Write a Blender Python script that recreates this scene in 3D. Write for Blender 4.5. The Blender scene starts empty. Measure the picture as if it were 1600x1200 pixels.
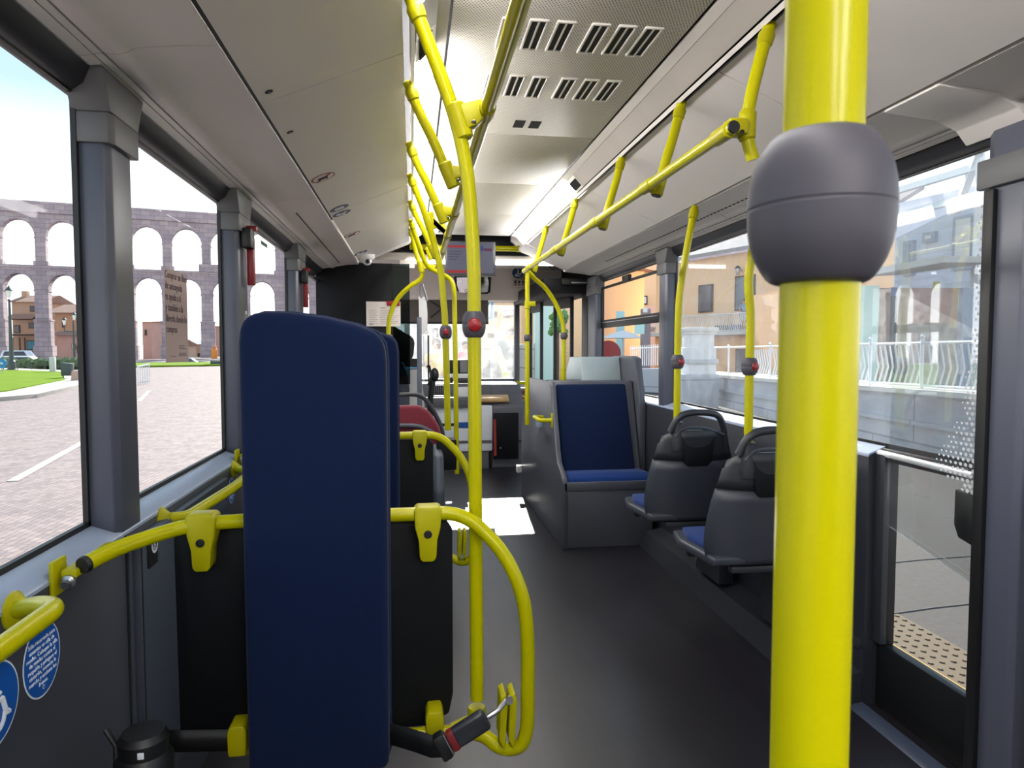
import bpy, bmesh, math, random
from mathutils import Vector, Matrix
random.seed(7)
S = bpy.context.scene
COL = S.collection
# ------------------------------------------------------------------ camera
F = 1075.0                      # focal length in pixels of a 1600 px wide frame
EYE = Vector((0, 0, 1.30))
YAW, PITCH = math.radians(8.19335), math.radians(-3.03517)
ct, st, cp, sp = math.cos(YAW), math.sin(YAW), math.cos(PITCH), math.sin(PITCH)
RT, FW, UP = Vector((ct, -st, 0)), Vector((st*cp, ct*cp, sp)), Vector((-st*sp, -ct*sp, cp))
cam = bpy.data.cameras.new('camera'); camo = bpy.data.objects.new('camera', cam); COL.objects.link(camo)
camo.matrix_world = Matrix(((RT.x, UP.x, -FW.x, EYE.x), (RT.y, UP.y, -FW.y, EYE.y), (RT.z, UP.z, -FW.z, EYE.z), (0, 0, 0, 1)))
cam.sensor_fit = 'HORIZONTAL'; cam.sensor_width = 36; cam.lens = F/1600*36
cam.clip_start = 0.02; cam.clip_end = 800
cam.dof.use_dof = True; cam.dof.focus_distance = 2.6; cam.dof.aperture_fstop = 20
S.camera = camo
# ------------------------------------------------------------------ sky, sun, exposure
S.view_settings.view_transform = 'Standard'; S.view_settings.look = 'None'
S.view_settings.exposure = 1.55; S.view_settings.gamma = 1.0; S.view_settings.use_curve_mapping = False
W = bpy.data.worlds.new('sky'); S.world = W; W.use_nodes = True
wn, wl = W.node_tree.nodes, W.node_tree.links
wn.clear()
wo = wn.new('ShaderNodeOutputWorld'); wb = wn.new('ShaderNodeBackground'); wt = wn.new('ShaderNodeTexCoord')
wsx = wn.new('ShaderNodeSeparateXYZ'); wr = wn.new('ShaderNodeValToRGB')
wl.new(wt.outputs['Generated'], wsx.inputs[0]); wl.new(wsx.outputs['Z'], wr.inputs[0]); wl.new(wr.outputs[0], wb.inputs[0]); wl.new(wb.outputs[0], wo.inputs[0])
wr.color_ramp.elements[0].position = 0.0; wr.color_ramp.elements[0].color = (1, 1, 1, 1)
wr.color_ramp.elements[1].position = 0.85; wr.color_ramp.elements[1].color = (.15, .23, .33, 1)
e = wr.color_ramp.elements.new(.12); e.color = (.80, .85, .88, 1)
e = wr.color_ramp.elements.new(.30); e.color = (.235, .325, .385, 1)
wb.inputs[1].default_value = 1.05
SUNDIR = Vector((.09, 1.0, .52)).normalized()      # towards the sun: ahead and a little to the right
sl = bpy.data.lights.new('sun', 'SUN'); sl.energy = 4.5; sl.angle = math.radians(.6); sl.color = (1, .95, .86)
so = bpy.data.objects.new('sun', sl); COL.objects.link(so)
so.rotation_euler = SUNDIR.to_track_quat('Z', 'Y').to_euler(); so.location = (10, 40, 30)
STRIP = 15.0                                         # brightness of the two lamp strips of the ceiling

# ------------------------------------------------------------------ helpers
def ray(px, py): return RT*(px-800) - UP*(py-600) + FW*F
def atY(px, py, y): d = ray(px, py); return EYE + d*(y/d.y)
def atX(px, py, x): d = ray(px, py); return EYE + d*(x/d.x)
def atZ(px, py, z): d = ray(px, py); return EYE + d*((z-EYE.z)/d.z)
def atD(px, py, d): return EYE + ray(px, py)*(d/F)
V = Vector
ORG = {}
class MB:
    def __init__(s): s.bm = bmesh.new()
    def _merge(s, b, M=None):
        me = bpy.data.meshes.new('tmp')
        if M is not None: b.transform(M)
        b.to_mesh(me); b.free(); s.bm.from_mesh(me); bpy.data.meshes.remove(me); return s
    def box(s, c, d, bev=0, M=None, seg=2):
        b = bmesh.new(); bmesh.ops.create_cube(b, size=1)
        bmesh.ops.scale(b, vec=d, verts=b.verts)
        if bev: bmesh.ops.bevel(b, geom=list(b.edges), offset=bev, segments=seg, affect='EDGES', profile=.5)
        mm = Matrix.Translation(c)
        if M is not None: mm = mm @ M
        return s._merge(b, mm)
    def span(s, a, b_, bev=0):
        a, b_ = V(a), V(b_)
        return s.box((a+b_)/2, [abs(b_[i]-a[i]) for i in range(3)], bev)
    def prism(s, pts, axis, a, b_, bev=0, seg=2):
        # polygon of 2-D points in the plane across 'axis', extruded from a to b_
        def mk(p, t):
            if axis == 'y': return (p[0], t, p[1])
            if axis == 'x': return (t, p[0], p[1])
            return (p[0], p[1], t)
        b = bmesh.new()
        v0 = [b.verts.new(mk(p, a)) for p in pts]; v1 = [b.verts.new(mk(p, b_)) for p in pts]
        n = len(pts)
        b.faces.new(v0); b.faces.new(v1[::-1])
        for i in range(n): b.faces.new((v0[i], v1[i], v1[(i+1) % n], v0[(i+1) % n]))
        bmesh.ops.recalc_face_normals(b, faces=b.faces)
        if bev: bmesh.ops.bevel(b, geom=list(b.edges), offset=bev, segments=seg, affect='EDGES', profile=.5)
        return s._merge(b)
    def quadprism(s, pts3, off):
        # a planar polygon in space given thickness by the vector off
        b = bmesh.new(); off = V(off)
        v0 = [b.verts.new(p) for p in pts3]; v1 = [b.verts.new(V(p)+off) for p in pts3]; n = len(pts3)
        b.faces.new(v0); b.faces.new(v1[::-1])
        for i in range(n): b.faces.new((v0[i], v1[i], v1[(i+1) % n], v0[(i+1) % n]))
        bmesh.ops.recalc_face_normals(b, faces=b.faces)
        return s._merge(b)
    def tube(s, pts, r, seg=14, caps=True):
        pts = [V(p) for p in pts]; n = len(pts)
        rr = r if isinstance(r, (list, tuple)) else [r]*n
        b = bmesh.new(); rings = []; prev = None
        for i, p in enumerate(pts):
            t = (pts[min(i+1, n-1)]-pts[max(i-1, 0)]).normalized()
            if prev is None:
                u = t.orthogonal().normalized()
            else:
                u = (prev - t*prev.dot(t))
                u = u.normalized() if u.length > 1e-6 else t.orthogonal().normalized()
            w = t.cross(u); prev = u
            rings.append([b.verts.new(p+(u*math.cos(2*math.pi*k/seg)+w*math.sin(2*math.pi*k/seg))*rr[i]) for k in range(seg)])
        for i in range(n-1):
            for k in range(seg):
                b.faces.new((rings[i][k], rings[i][(k+1) % seg], rings[i+1][(k+1) % seg], rings[i+1][k]))
        if caps: b.faces.new(rings[0][::-1]); b.faces.new(rings[-1])
        bmesh.ops.recalc_face_normals(b, faces=b.faces)
        return s._merge(b)
    def lathe(s, prof, o, axis=(0, 0, 1), seg=28):
        q = V((0, 0, 1)).rotation_difference(V(axis).normalized()).to_matrix().to_4x4()
        b = bmesh.new(); rings = []
        for r, h in prof:
            rings.append([b.verts.new((max(r, 1e-5)*math.cos(2*math.pi*k/seg), max(r, 1e-5)*math.sin(2*math.pi*k/seg), h)) for k in range(seg)])
        for i in range(len(prof)-1):
            for k in range(seg):
                b.faces.new((rings[i][k], rings[i][(k+1) % seg], rings[i+1][(k+1) % seg], rings[i+1][k]))
        b.faces.new(rings[0][::-1]); b.faces.new(rings[-1])
        bmesh.ops.remove_doubles(b, verts=b.verts, dist=2e-5)
        bmesh.ops.recalc_face_normals(b, faces=b.faces)
        return s._merge(b, Matrix.Translation(o) @ q)
    def ball(s, c, rad, sub=2, sc=(1, 1, 1)):
        b = bmesh.new(); bmesh.ops.create_icosphere(b, subdivisions=sub, radius=rad); bmesh.ops.scale(b, vec=sc, verts=b.verts)
        return s._merge(b, Matrix.Translation(c))
    def grid(s, rows):
        b = bmesh.new(); g = [[b.verts.new(p) for p in r] for r in rows]
        for i in range(len(g)-1):
            for j in range(len(g[0])-1): b.faces.new((g[i][j], g[i][j+1], g[i+1][j+1], g[i+1][j]))
        return s._merge(b)
    def disc(s, c, nrm, r, up=(0, 0, 1), sx=1, sy=1, seg=28, inner=0, t=.0006):
        n = V(nrm).normalized(); u = V(up).cross(n).normalized(); w = n.cross(u)
        b = bmesh.new()
        def ring(k, rad, h): return b.verts.new(V(c)+u*math.cos(2*math.pi*k/seg)*rad*sx+w*math.sin(2*math.pi*k/seg)*rad*sy+n*h)
        o = [ring(k, r, t) for k in range(seg)]; ob = [ring(k, r, 0) for k in range(seg)]
        if inner:
            i_ = [ring(k, inner, t) for k in range(seg)]
            for k in range(seg): b.faces.new((o[k], o[(k+1) % seg], i_[(k+1) % seg], i_[k]))
        else: b.faces.new(o)
        for k in range(seg): b.faces.new((ob[k], ob[(k+1) % seg], o[(k+1) % seg], o[k]))
        return s._merge(b)
def spline(pts, n=8):
    pts = [V(p) for p in pts]; out = []
    P = [pts[0]*2-pts[1]] + pts + [pts[-1]*2-pts[-2]]
    for i in range(1, len(P)-2):
        a, b, c, d = P[i-1:i+3]
        for k in range(n):
            t = k/n
            out.append(.5*((2*b)+(c-a)*t+(2*a-5*b+4*c-d)*t*t+(3*b-a-3*c+d)*t**3))
    out.append(pts[-1]); return out
def fillet(pts, rad, n=7):
    pts = [V(p) for p in pts]; out = [pts[0]]
    for i in range(1, len(pts)-1):
        a, b, c = pts[i-1], pts[i], pts[i+1]
        d1, d2 = (a-b), (c-b); r = min(rad, d1.length*.49, d2.length*.49)
        p0, p1 = b+d1.normalized()*r, b+d2.normalized()*r
        for k in range(n+1):
            t = k/n; out.append(p0*(1-t)**2 + b*2*t*(1-t) + p1*t*t)
    out.append(pts[-1]); return out
def world_org(o):
    while o is not None:
        if o.name in ORG: return ORG[o.name]
        o = o.parent
    return V((0, 0, 0))
def obj(name, mb, m, parent=None, smooth=35):
    me = bpy.data.meshes.new(name)
    if parent is not None: mb.bm.transform(Matrix.Translation(-world_org(parent)))
    mb.bm.to_mesh(me); mb.bm.free()
    for mm in (m if isinstance(m, (list, tuple)) else [m]): me.materials.append(mm)
    if smooth:
        for p in me.polygons: p.use_smooth = True
        me.set_sharp_from_angle(angle=math.radians(smooth))
    o = bpy.data.objects.new(name, me); COL.objects.link(o)
    if parent is not None: o.parent = parent
    return o
def thing(name, label, cat, loc=(0, 0, 0), group=None):
    o = bpy.data.objects.new(name, None); COL.objects.link(o); o.location = loc
    o.empty_display_size = .05
    ORG[o.name] = V(loc); o['label'] = label; o['category'] = cat
    if group: o['group'] = group
    return o
def tag(o, label, cat, group=None, kind=None):
    o['label'] = label; o['category'] = cat
    if group: o['group'] = group
    if kind: o['kind'] = kind
    return o
def lab(o, l): o['label'] = l; return o
def struct(name, mb, m, parent=None, smooth=35):
    o = obj(name, mb, m, parent, smooth)
    if parent is None: o['kind'] = 'structure'
    return o
def copy_tree(o, loc, label, parent=None):
    c = o.copy(); COL.objects.link(c)
    if parent is None:
        c.location = loc; c['label'] = label; ORG[c.name] = V(loc)
    else: c.parent = parent
    for ch in list(o.children): copy_tree(ch, None, None, c)
    return c
def lettering(txt, o, xd, yd, size, m, parent, name='lettering', align='LEFT', ex=.0004):
    cu = bpy.data.curves.new(name, 'FONT'); cu.body = txt; cu.size = size; cu.extrude = ex; cu.align_x = align; cu.space_line = 1.0
    cu.resolution_u = 2
    tmp = bpy.data.objects.new('tmp_text', cu); COL.objects.link(tmp)
    dg = bpy.context.evaluated_depsgraph_get(); me = bpy.data.meshes.new_from_object(tmp.evaluated_get(dg))
    bpy.data.objects.remove(tmp); bpy.data.curves.remove(cu)
    me.name = name; me.materials.clear(); me.materials.append(m)
    t = bpy.data.objects.new(name, me); COL.objects.link(t)
    X, Y_ = V(xd), V(yd); sx = X.length; X = X.normalized(); Y_ = Y_.normalized(); Z = X.cross(Y_)
    t.parent = parent
    t.matrix_local = Matrix.Translation(V(o)-world_org(parent)) @ Matrix((X*sx, Y_, Z)).transposed().to_4x4()
    return t
# ------------------------------------------------------------------ materials
def lin(c):
    return tuple((x/255/12.92 if x/255 <= .04045 else ((x/255+.055)/1.055)**2.4) for x in c) + (1,)
def pm(name, c, rough=.5, metal=0, spec=.5, noise=None, bump=None, coat=0, sheen=0, emit=None):
    m = bpy.data.materials.new(name); m.use_nodes = True
    nt = m.node_tree; b = nt.nodes['Principled BSDF']
    col = c if isinstance(c[0], float) and len(c) == 4 else lin(c)
    b.inputs['Base Color'].default_value = col
    b.inputs['Roughness'].default_value = rough; b.inputs['Metallic'].default_value = metal
    b.inputs['Specular IOR Level'].default_value = spec
    if coat: b.inputs['Coat Weight'].default_value = coat; b.inputs['Coat Roughness'].default_value = .08
    if sheen: b.inputs['Sheen Weight'].default_value = sheen; b.inputs['Sheen Roughness'].default_value = .5
    if emit: b.inputs['Emission Color'].default_value = col; b.inputs['Emission Strength'].default_value = emit
    if noise or bump:
        tc = nt.nodes.new('ShaderNodeTexCoord')
        nz = nt.nodes.new('ShaderNodeTexNoise'); nz.inputs['Scale'].default_value = (noise or bump)[0]; nz.inputs['Detail'].default_value = 5
        nt.links.new(tc.outputs['Object'], nz.inputs['Vector'])
        if noise:
            mx = nt.nodes.new('ShaderNodeMix'); mx.data_type = 'RGBA'
            k = noise[1]; mx.inputs[6].default_value = tuple(min(1, v*(1-k)) for v in col[:3])+(1,); mx.inputs[7].default_value = tuple(min(1, v*(1+k)) for v in col[:3])+(1,)
            nt.links.new(nz.outputs['Fac'], mx.inputs[0]); nt.links.new(mx.outputs[2], b.inputs['Base Color'])
        if bump:
            nb = nt.nodes.new('ShaderNodeTexNoise'); nb.inputs['Scale'].default_value = bump[0]; nb.inputs['Detail'].default_value = 3
            nt.links.new(tc.outputs['Object'], nb.inputs['Vector'])
            bp = nt.nodes.new('ShaderNodeBump'); bp.inputs['Strength'].default_value = bump[1]; bp.inputs['Distance'].default_value = .002
            nt.links.new(nb.outputs['Fac'], bp.inputs['Height']); nt.links.new(bp.outputs[0], b.inputs['Normal'])
    return m
def glass(name, tint=(1, 1, 1), refl=1.0, veil=0.0, ior=1.45):
    m = bpy.data.materials.new(name); m.use_nodes = True; nt = m.node_tree; nt.nodes.clear()
    o = nt.nodes.new('ShaderNodeOutputMaterial'); tr = nt.nodes.new('ShaderNodeBsdfTransparent'); gl = nt.nodes.new('ShaderNodeBsdfGlossy')
    tr.inputs[0].default_value = tint+(1,); gl.inputs['Roughness'].default_value = .0
    fr = nt.nodes.new('ShaderNodeFresnel'); fr.inputs[0].default_value = ior
    ml = nt.nodes.new('ShaderNodeMath'); ml.operation = 'MULTIPLY'; ml.inputs[1].default_value = refl
    mx = nt.nodes.new('ShaderNodeMixShader')
    nt.links.new(fr.outputs[0], ml.inputs[0]); nt.links.new(ml.outputs[0], mx.inputs[0]); nt.links.new(tr.outputs[0], mx.inputs[1]); nt.links.new(gl.outputs[0], mx.inputs[2])
    last = mx
    if veil:  # pale translucent layer imitates reflected glare and haze on the pane
        tc = nt.nodes.new('ShaderNodeTexCoord'); nz = nt.nodes.new('ShaderNodeTexNoise'); nz.inputs['Scale'].default_value = 9; nz.inputs['Detail'].default_value = 8
        mp = nt.nodes.new('ShaderNodeMapRange'); mp.inputs[1].default_value = .35; mp.inputs[2].default_value = .75; mp.inputs[3].default_value = veil*.4; mp.inputs[4].default_value = veil*1.6
        nt.links.new(tc.outputs['Object'], nz.inputs['Vector']); nt.links.new(nz.outputs['Fac'], mp.inputs[0])
        df = nt.nodes.new('ShaderNodeBsdfTranslucent'); df.inputs[0].default_value = (.9, .9, .92, 1)
        m2 = nt.nodes.new('ShaderNodeMixShader'); nt.links.new(mp.outputs[0], m2.inputs[0]); nt.links.new(mx.outputs[0], m2.inputs[1]); nt.links.new(df.outputs[0], m2.inputs[2]); last = m2
    nt.links.new(last.outputs[0], o.inputs[0])
    return m
def brickmat(name, c1, c2, cm, scale, bw, bh, rough=.85, axes='xz', bump=.4, mort=.02, contrast=None):
    m = pm(name, c1, rough, spec=.12); nt = m.node_tree; b = nt.nodes['Principled BSDF']
    tc = nt.nodes.new('ShaderNodeTexCoord'); sx = nt.nodes.new('ShaderNodeSeparateXYZ'); cb = nt.nodes.new('ShaderNodeCombineXYZ')
    nt.links.new(tc.outputs['Object'], sx.inputs[0])
    nt.links.new(sx.outputs['xyz'.index(axes[0])], cb.inputs[0]); nt.links.new(sx.outputs['xyz'.index(axes[1])], cb.inputs[1])
    br = nt.nodes.new('ShaderNodeTexBrick'); br.inputs['Scale'].default_value = scale; br.inputs['Brick Width'].default_value = bw; br.inputs['Row Height'].default_value = bh
    br.inputs['Mortar Size'].default_value = mort; br.inputs['Color1'].default_value = lin(c1); br.inputs['Color2'].default_value = lin(c2); br.inputs['Mortar'].default_value = lin(cm)
    nt.links.new(cb.outputs[0], br.inputs['Vector'])
    nz = nt.nodes.new('ShaderNodeTexNoise'); nz.inputs['Scale'].default_value = .6*scale; nz.inputs['Detail'].default_value = 6; nt.links.new(tc.outputs['Object'], nz.inputs['Vector'])
    mx = nt.nodes.new('ShaderNodeMix'); mx.data_type = 'RGBA'; mx.blend_type = 'MULTIPLY'; mx.inputs[0].default_value = .6
    rp = nt.nodes.new('ShaderNodeValToRGB'); rp.color_ramp.elements[0].position = .3; rp.color_ramp.elements[0].color = (.6, .6, .6, 1); rp.color_ramp.elements[1].position = .7
    nt.links.new(nz.outputs['Fac'], rp.inputs[0]); nt.links.new(br.outputs['Color'], mx.inputs[6]); nt.links.new(rp.outputs[0], mx.inputs[7]); nt.links.new(mx.outputs[2], b.inputs['Base Color'])
    bp = nt.nodes.new('ShaderNodeBump'); bp.inputs['Strength'].default_value = bump; bp.inputs['Distance'].default_value = .02
    nt.links.new(br.outputs['Fac'], bp.inputs['Height']); bp.invert = True; nt.links.new(bp.outputs[0], b.inputs['Normal'])
    return m
YEL = pm('yellow_tube_paint', (.41, .382, .0, 1.0), .28, spec=.22)
YEL2 = pm('yellow_plastic', (.36, .33, .0, 1.0), .42, spec=.22)
CEIL = pm('ceiling_panel_grey', (.76, .72, .69, 1.0), .5, noise=(2.2, .06))
CEILD = pm('ceiling_panel_lower', (.74, .70, .66, 1.0), .5, noise=(2.2, .06))
COVE = pm('cove_moulding', (.74, .71, .66, 1.0), .4)
SEAM = pm('seam_black', (14, 14, 16), .7)
BLK = pm('black_rubber', (13, 13, 15), .5)
BLKM = pm('black_panel', (.004, .0045, .006, 1.0), .55, bump=(300, .15), spec=.2)
WALL = pm('side_panel_grey', (.034, .038, .050, 1.0), .5, noise=(6, .08))
WALLB = pm('side_panel_bluegrey', (.042, .052, .072, 1.0), .5)
PIL = pm('pillar_grey', (.070, .076, .104, 1.0), .36)
PILC = pm('pillar_cap_grey', (.10, .10, .103, 1.0), .5)
LEDGE = pm('sill_ledge', (.30, .35, .46, 1.0), .26)  # blue of the reflected sky is mixed into the grey plastic colour
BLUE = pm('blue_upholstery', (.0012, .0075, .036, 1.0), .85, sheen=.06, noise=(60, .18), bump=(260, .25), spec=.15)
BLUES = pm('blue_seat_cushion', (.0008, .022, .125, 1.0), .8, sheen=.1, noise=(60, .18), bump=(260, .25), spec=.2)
RED = pm('red_upholstery', (.15, .004, .016, 1.0), .8, sheen=.2, noise=(60, .15))
REDP = pm('red_plastic', (.24, .005, .008, 1.0), .35)
SHELL = pm('seat_shell_grey', (.036, .041, .054, 1.0), .42, bump=(500, .12))
SHELLD = pm('seat_shell_charcoal', (.018, .020, .026, 1.0), .45, bump=(500, .12))
BELL = pm('bell_housing_grey', (.060, .056, .070, 1.0), .5, spec=.3)
CHROME = pm('polished_metal', (.75, .75, .77, 1.0), .2, metal=1)
STEEL = pm('brushed_metal', (.4, .4, .42, 1.0), .35, metal=1)
WHITE = pm('white_plastic', (.75, .75, .75, 1.0), .45)
PAPER = pm('white_paper', (.62, .55, .50, 1.0), .8)
STBLUE = pm('sticker_blue', (.006, .085, .36, 1.0), .45)
STWHITE = pm('sticker_white', (.72, .75, .80, 1.0), .5)
BOXG = pm('seat_plinth_grey', (.065, .069, .086, 1.0), .36, noise=(5, .1))
DARKG = pm('dark_grey_plastic', (.022, .024, .03, 1.0), .45)
BEIGE = pm('front_header_beige', (.80, .73, .66, 1.0), .5)
DASH = pm('dashboard_grey', (.11, .11, .125, 1.0), .5)
CABW = pm('cab_counter_white', (.78, .81, .86, 1.0), .4)
GL = glass('window_glass', (.985, .99, .99), .014)
GLD = glass('veiled_window_glass', (.975, .98, .98), .10, veil=.08)  # whitish layer stands in for the bright left windows reflected here
GLT = glass('screen_glass', (.95, .965, .965), .3, veil=.02)
GLS = glass('smoked_glass', (.30, .36, .36), .7)
def emis(name, c, s):
    m = bpy.data.materials.new(name); m.use_nodes = True; b = m.node_tree.nodes['Principled BSDF']
    b.inputs['Specular IOR Level'].default_value = .15; b.inputs['Base Color'].default_value = tuple(v*.35 for v in c)+(1,); b.inputs['Emission Color'].default_value = c+(1,); b.inputs['Emission Strength'].default_value = s; b.inputs['Roughness'].default_value = .4
    return m
LAMP = emis('lamp_diffuser', (1, .975, .96), STRIP); LAMP2 = emis('lamp_diffuser_right', (1, .975, .96), STRIP*.7); LAMPR = emis('lamp_diffuser_rear_boost', (1, .975, .96), STRIP*2.6)  # rear segments, out of view, are boosted to lift the ceiling
# floor: dark plum vinyl with a faint plank grain and scuffs
FLOOR = pm('vinyl_floor', (.030, .026, .032, 1.0), .42, spec=1.0)
nt = FLOOR.node_tree; b = nt.nodes['Principled BSDF']
tc = nt.nodes.new('ShaderNodeTexCoord'); mp = nt.nodes.new('ShaderNodeMapping'); mp.inputs['Scale'].default_value = (16, 1.2, 1)
nz = nt.nodes.new('ShaderNodeTexNoise'); nz.inputs['Scale'].default_value = 3; nz.inputs['Detail'].default_value = 7
nt.links.new(tc.outputs['Object'], mp.inputs[0]); nt.links.new(mp.outputs[0], nz.inputs['Vector'])
rp = nt.nodes.new('ShaderNodeValToRGB'); rp.color_ramp.elements[0].position = .3; rp.color_ramp.elements[0].color = (.006, .005, .0075, 1); rp.color_ramp.elements[1].position = .72; rp.color_ramp.elements[1].color = (.015, .0125, .0175, 1)
nt.links.new(nz.outputs['Fac'], rp.inputs[0]); nt.links.new(rp.outputs[0], b.inputs['Base Color'])
n2 = nt.nodes.new('ShaderNodeTexNoise'); n2.inputs['Scale'].default_value = 2.2; n2.inputs['Detail'].default_value = 8; nt.links.new(tc.outputs['Object'], n2.inputs['Vector'])
mr = nt.nodes.new('ShaderNodeMapRange'); mr.inputs[3].default_value = .30; mr.inputs[4].default_value = .42; nt.links.new(n2.outputs['Fac'], mr.inputs[0]); nt.links.new(mr.outputs[0], b.inputs['Roughness'])
# perforated ceiling grille: rows of small dark holes (surface pattern)
PERF = pm('perforated_panel', (.62, .58, .535, 1.0), .5)
nt = PERF.node_tree; b = nt.nodes['Principled BSDF']; tc = nt.nodes.new('ShaderNodeTexCoord'); sx = nt.nodes.new('ShaderNodeSeparateXYZ'); nt.links.new(tc.outputs['Object'], sx.inputs[0])
def mth(op, a, bb=None):
    n = nt.nodes.new('ShaderNodeMath'); n.operation = op
    for i, v in enumerate((a, bb)):
        if v is None: continue
        if isinstance(v, (int, float)): n.inputs[i].default_value = v
        else: nt.links.new(v, n.inputs[i])
    return n.outputs[0]
px_, py_ = .0095, .0165
row = mth('FLOOR', mth('DIVIDE', sx.outputs[1], py_/2))
odd = mth('MULTIPLY', mth('MODULO', mth('ABSOLUTE', row), 2.0), .5)
fx = mth('SUBTRACT', mth('FRACT', mth('ADD', mth('DIVIDE', sx.outputs[0], px_), odd)), .5)
fy = mth('SUBTRACT', mth('FRACT', mth('DIVIDE', sx.outputs[1], py_/2)), .5)
dd = mth('ADD', mth('POWER', mth('MULTIPLY', fx, px_), 2.0), mth('POWER', mth('MULTIPLY', fy, py_/2), 2.0))
hole = mth('LESS_THAN', dd, .0021**2)
mx = nt.nodes.new('ShaderNodeMix'); mx.data_type = 'RGBA'; nt.links.new(hole, mx.inputs[0]); mx.inputs[6].default_value = (.80, .76, .70, 1); mx.inputs[7].default_value = (.03, .03, .03, 1); nt.links.new(mx.outputs[2], b.inputs['Base Color'])

# ------------------------------------------------------------------ the bus body
XM = .91                                     # a point x on the left has its mirror image at XM - x on the right
GX = -.77                                    # left glass plane; the right one is XM - GX = 1.68
YB, YF = -2.6, 5.65                          # back wall, front end of the passenger ceiling
def MX(pts): return [(XM-x, z) for x, z in pts]
m = MB(); m.span((-.80, YB, -.06), (1.72, 8.35, 0)); struct('floor', m, FLOOR)
m = MB(); m.span((-.85, YB, 2.31), (1.76, 8.4, 2.36)); m.span((-.85, YB, 1.93), (-.79, 8.2, 2.33)); m.span((1.70, YB, 1.93), (1.76, 8.2, 2.33)); struct('trim_1', m, SEAM)
m = MB(); m.span((-.85, YB-.06, 0), (1.76, YB, 2.33)); struct('wall_back', m, DARKG)
def sheet(pts, y0, y1, th=.012):
    # an open profile (x, z) given thickness upwards/outwards
    up = []
    for i, p in enumerate(pts):
        a, c = V(pts[max(i-1, 0)]), V(pts[min(i+1, len(pts)-1)]); t = (c-a).normalized(); n = V((-t.y, t.x))
        if n.y < 0: n = -n
        up.append(tuple(V(p)+n*th))
    m = MB(); m.prism(pts+up[::-1], 'y', y0, y1); return m
k = 2
def panel(name, pts, cuts, mat, th=.012):
    global k
    for s_ in (0, 1):
        P = pts if s_ == 0 else MX(pts)
        big = None
        m = MB()
        for a, c in zip(cuts[:-1], cuts[1:]):
            q = sheet(P, a+.0025, c-.0025, th); me = bpy.data.meshes.new('t'); q.bm.to_mesh(me); q.bm.free(); m.bm.from_mesh(me); bpy.data.meshes.remove(me)
        struct('trim_%d' % k, m, mat); k += 1
cutsU = [YB, -1.18, .42, 2.03, 3.63, 5.56]
panel('upper', [(-.413, 1.976), (-.28, 2.028), (-.14, 2.087), (-.020, 2.138)], cutsU, CEIL)
cutsL = [YB, -1.55, .05, 1.65, 3.25, 4.85, 5.95]
panel('cove', [(-.664, 1.945), (-.648, 1.941), (-.632, 1.941), (-.612, 1.948), (-.598, 1.957), (-.52, 1.966), (-.428, 1.973)], cutsL, CEILD)
panel('band', [(-.683, 1.939), (-.667, 1.942)], cutsL, COVE, .01)
panel('band2', [(-.712, 1.933), (-.686, 1.938)], cutsL, COVE, .01)
panel('lip', [(0.002, 2.132), (.012, 2.140)], [YB, YF], CEIL, .008)
panel('flat', [(.072, 2.205), (.106, 2.214)], [YB, YF], CEIL, .008)
# header above the windows
for s_ in (0, 1):
    m = MB(); pr = [(-.79, 1.885), (-.762, 1.885), (-.735, 1.90), (-.714, 1.931), (-.735, 1.95), (-.79, 1.95)]
    m.prism(pr if s_ == 0 else MX(pr), 'y', YB, 6.3); struct('trim_%d' % k, m, pm('header_dark', (.025, .026, .032, 1.0), .35)); k += 1
# central ceiling panels
cc = [2.99, 3.875, 4.77, 5.66]
m = MB()
for a, c in zip([YB, -.4]+cc[:0]+[], [-.4, 1.2]): m.span((.115, a+.003, 2.215), (.795, c-.003, 2.235), .003)
for a, c in zip(cc[:-1], cc[1:]): m.span((.115, a+.003, 2.215), (.795, c-.003, 2.235), .004)
struct('ceiling', m, PERF)

# lamp strips
for s_, l in ((0, 'long white ceiling lamp strip above the left overhead rail'), (1, 'long ceiling lamp strip above the right overhead rail')):
    t = thing('light_strip', l, 'light', ((.04 if s_ == 0 else XM-.04), 2.2, 2.19))
    pr = [(.016, 2.146), (.030, 2.160), (.055, 2.188), (.072, 2.203)]
    segs = ((YB, -.9), (-.5, 1.78), (2.12, 5.6)) if s_ == 0 else ((YB, -.9), (3.72, 5.6),)
    for a, c in segs:
        q = sheet(pr if s_ == 0 else MX(pr), a, c, .006); obj('diffuser', q, LAMPR if a < -1 else LAMP if s_ == 0 else LAMP2, t)
    offs = ((-.9, -.5), (1.78, 1.84)) if s_ == 0 else ((-.9, -.5),)
    dull = ((1.84, 1.98),) if s_ == 0 else ((-.5, 3.45),)
    for a, c in (((-.9, -.5), (1.98, 2.12)) if s_ == 0 else ((-.9, -.5), (3.58, 3.72))):   # slotted end grilles
        q = sheet(pr if s_ == 0 else MX(pr), a, c, .006)
        g = obj('end_grille', q, COVE, t)
        n = 8 if c-a < .2 else 3
        for i in range(n):
            mm = MB(); yy = a+(c-a)*(i+.6)/(n+.2)
            pp = [(.026, 2.148), (.060, 2.184)]
            if s_: pp = MX(pp)
            mm.tube([(pp[0][0], yy, pp[0][1]+.004), (pp[1][0], yy, pp[1][1]+.004)], .0032, 6); obj('slot', mm, SEAM, g)
    for a, c in (((1.78, 1.98),) if s_ == 0 else ((-.5, 3.58),)):
        q = sheet(pr if s_ == 0 else MX(pr), a, c, .006); obj('cover', q, pm('unlit_diffuser', (.34, .31, .28, 1.0), .35, noise=(3, .2)), t)

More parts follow.
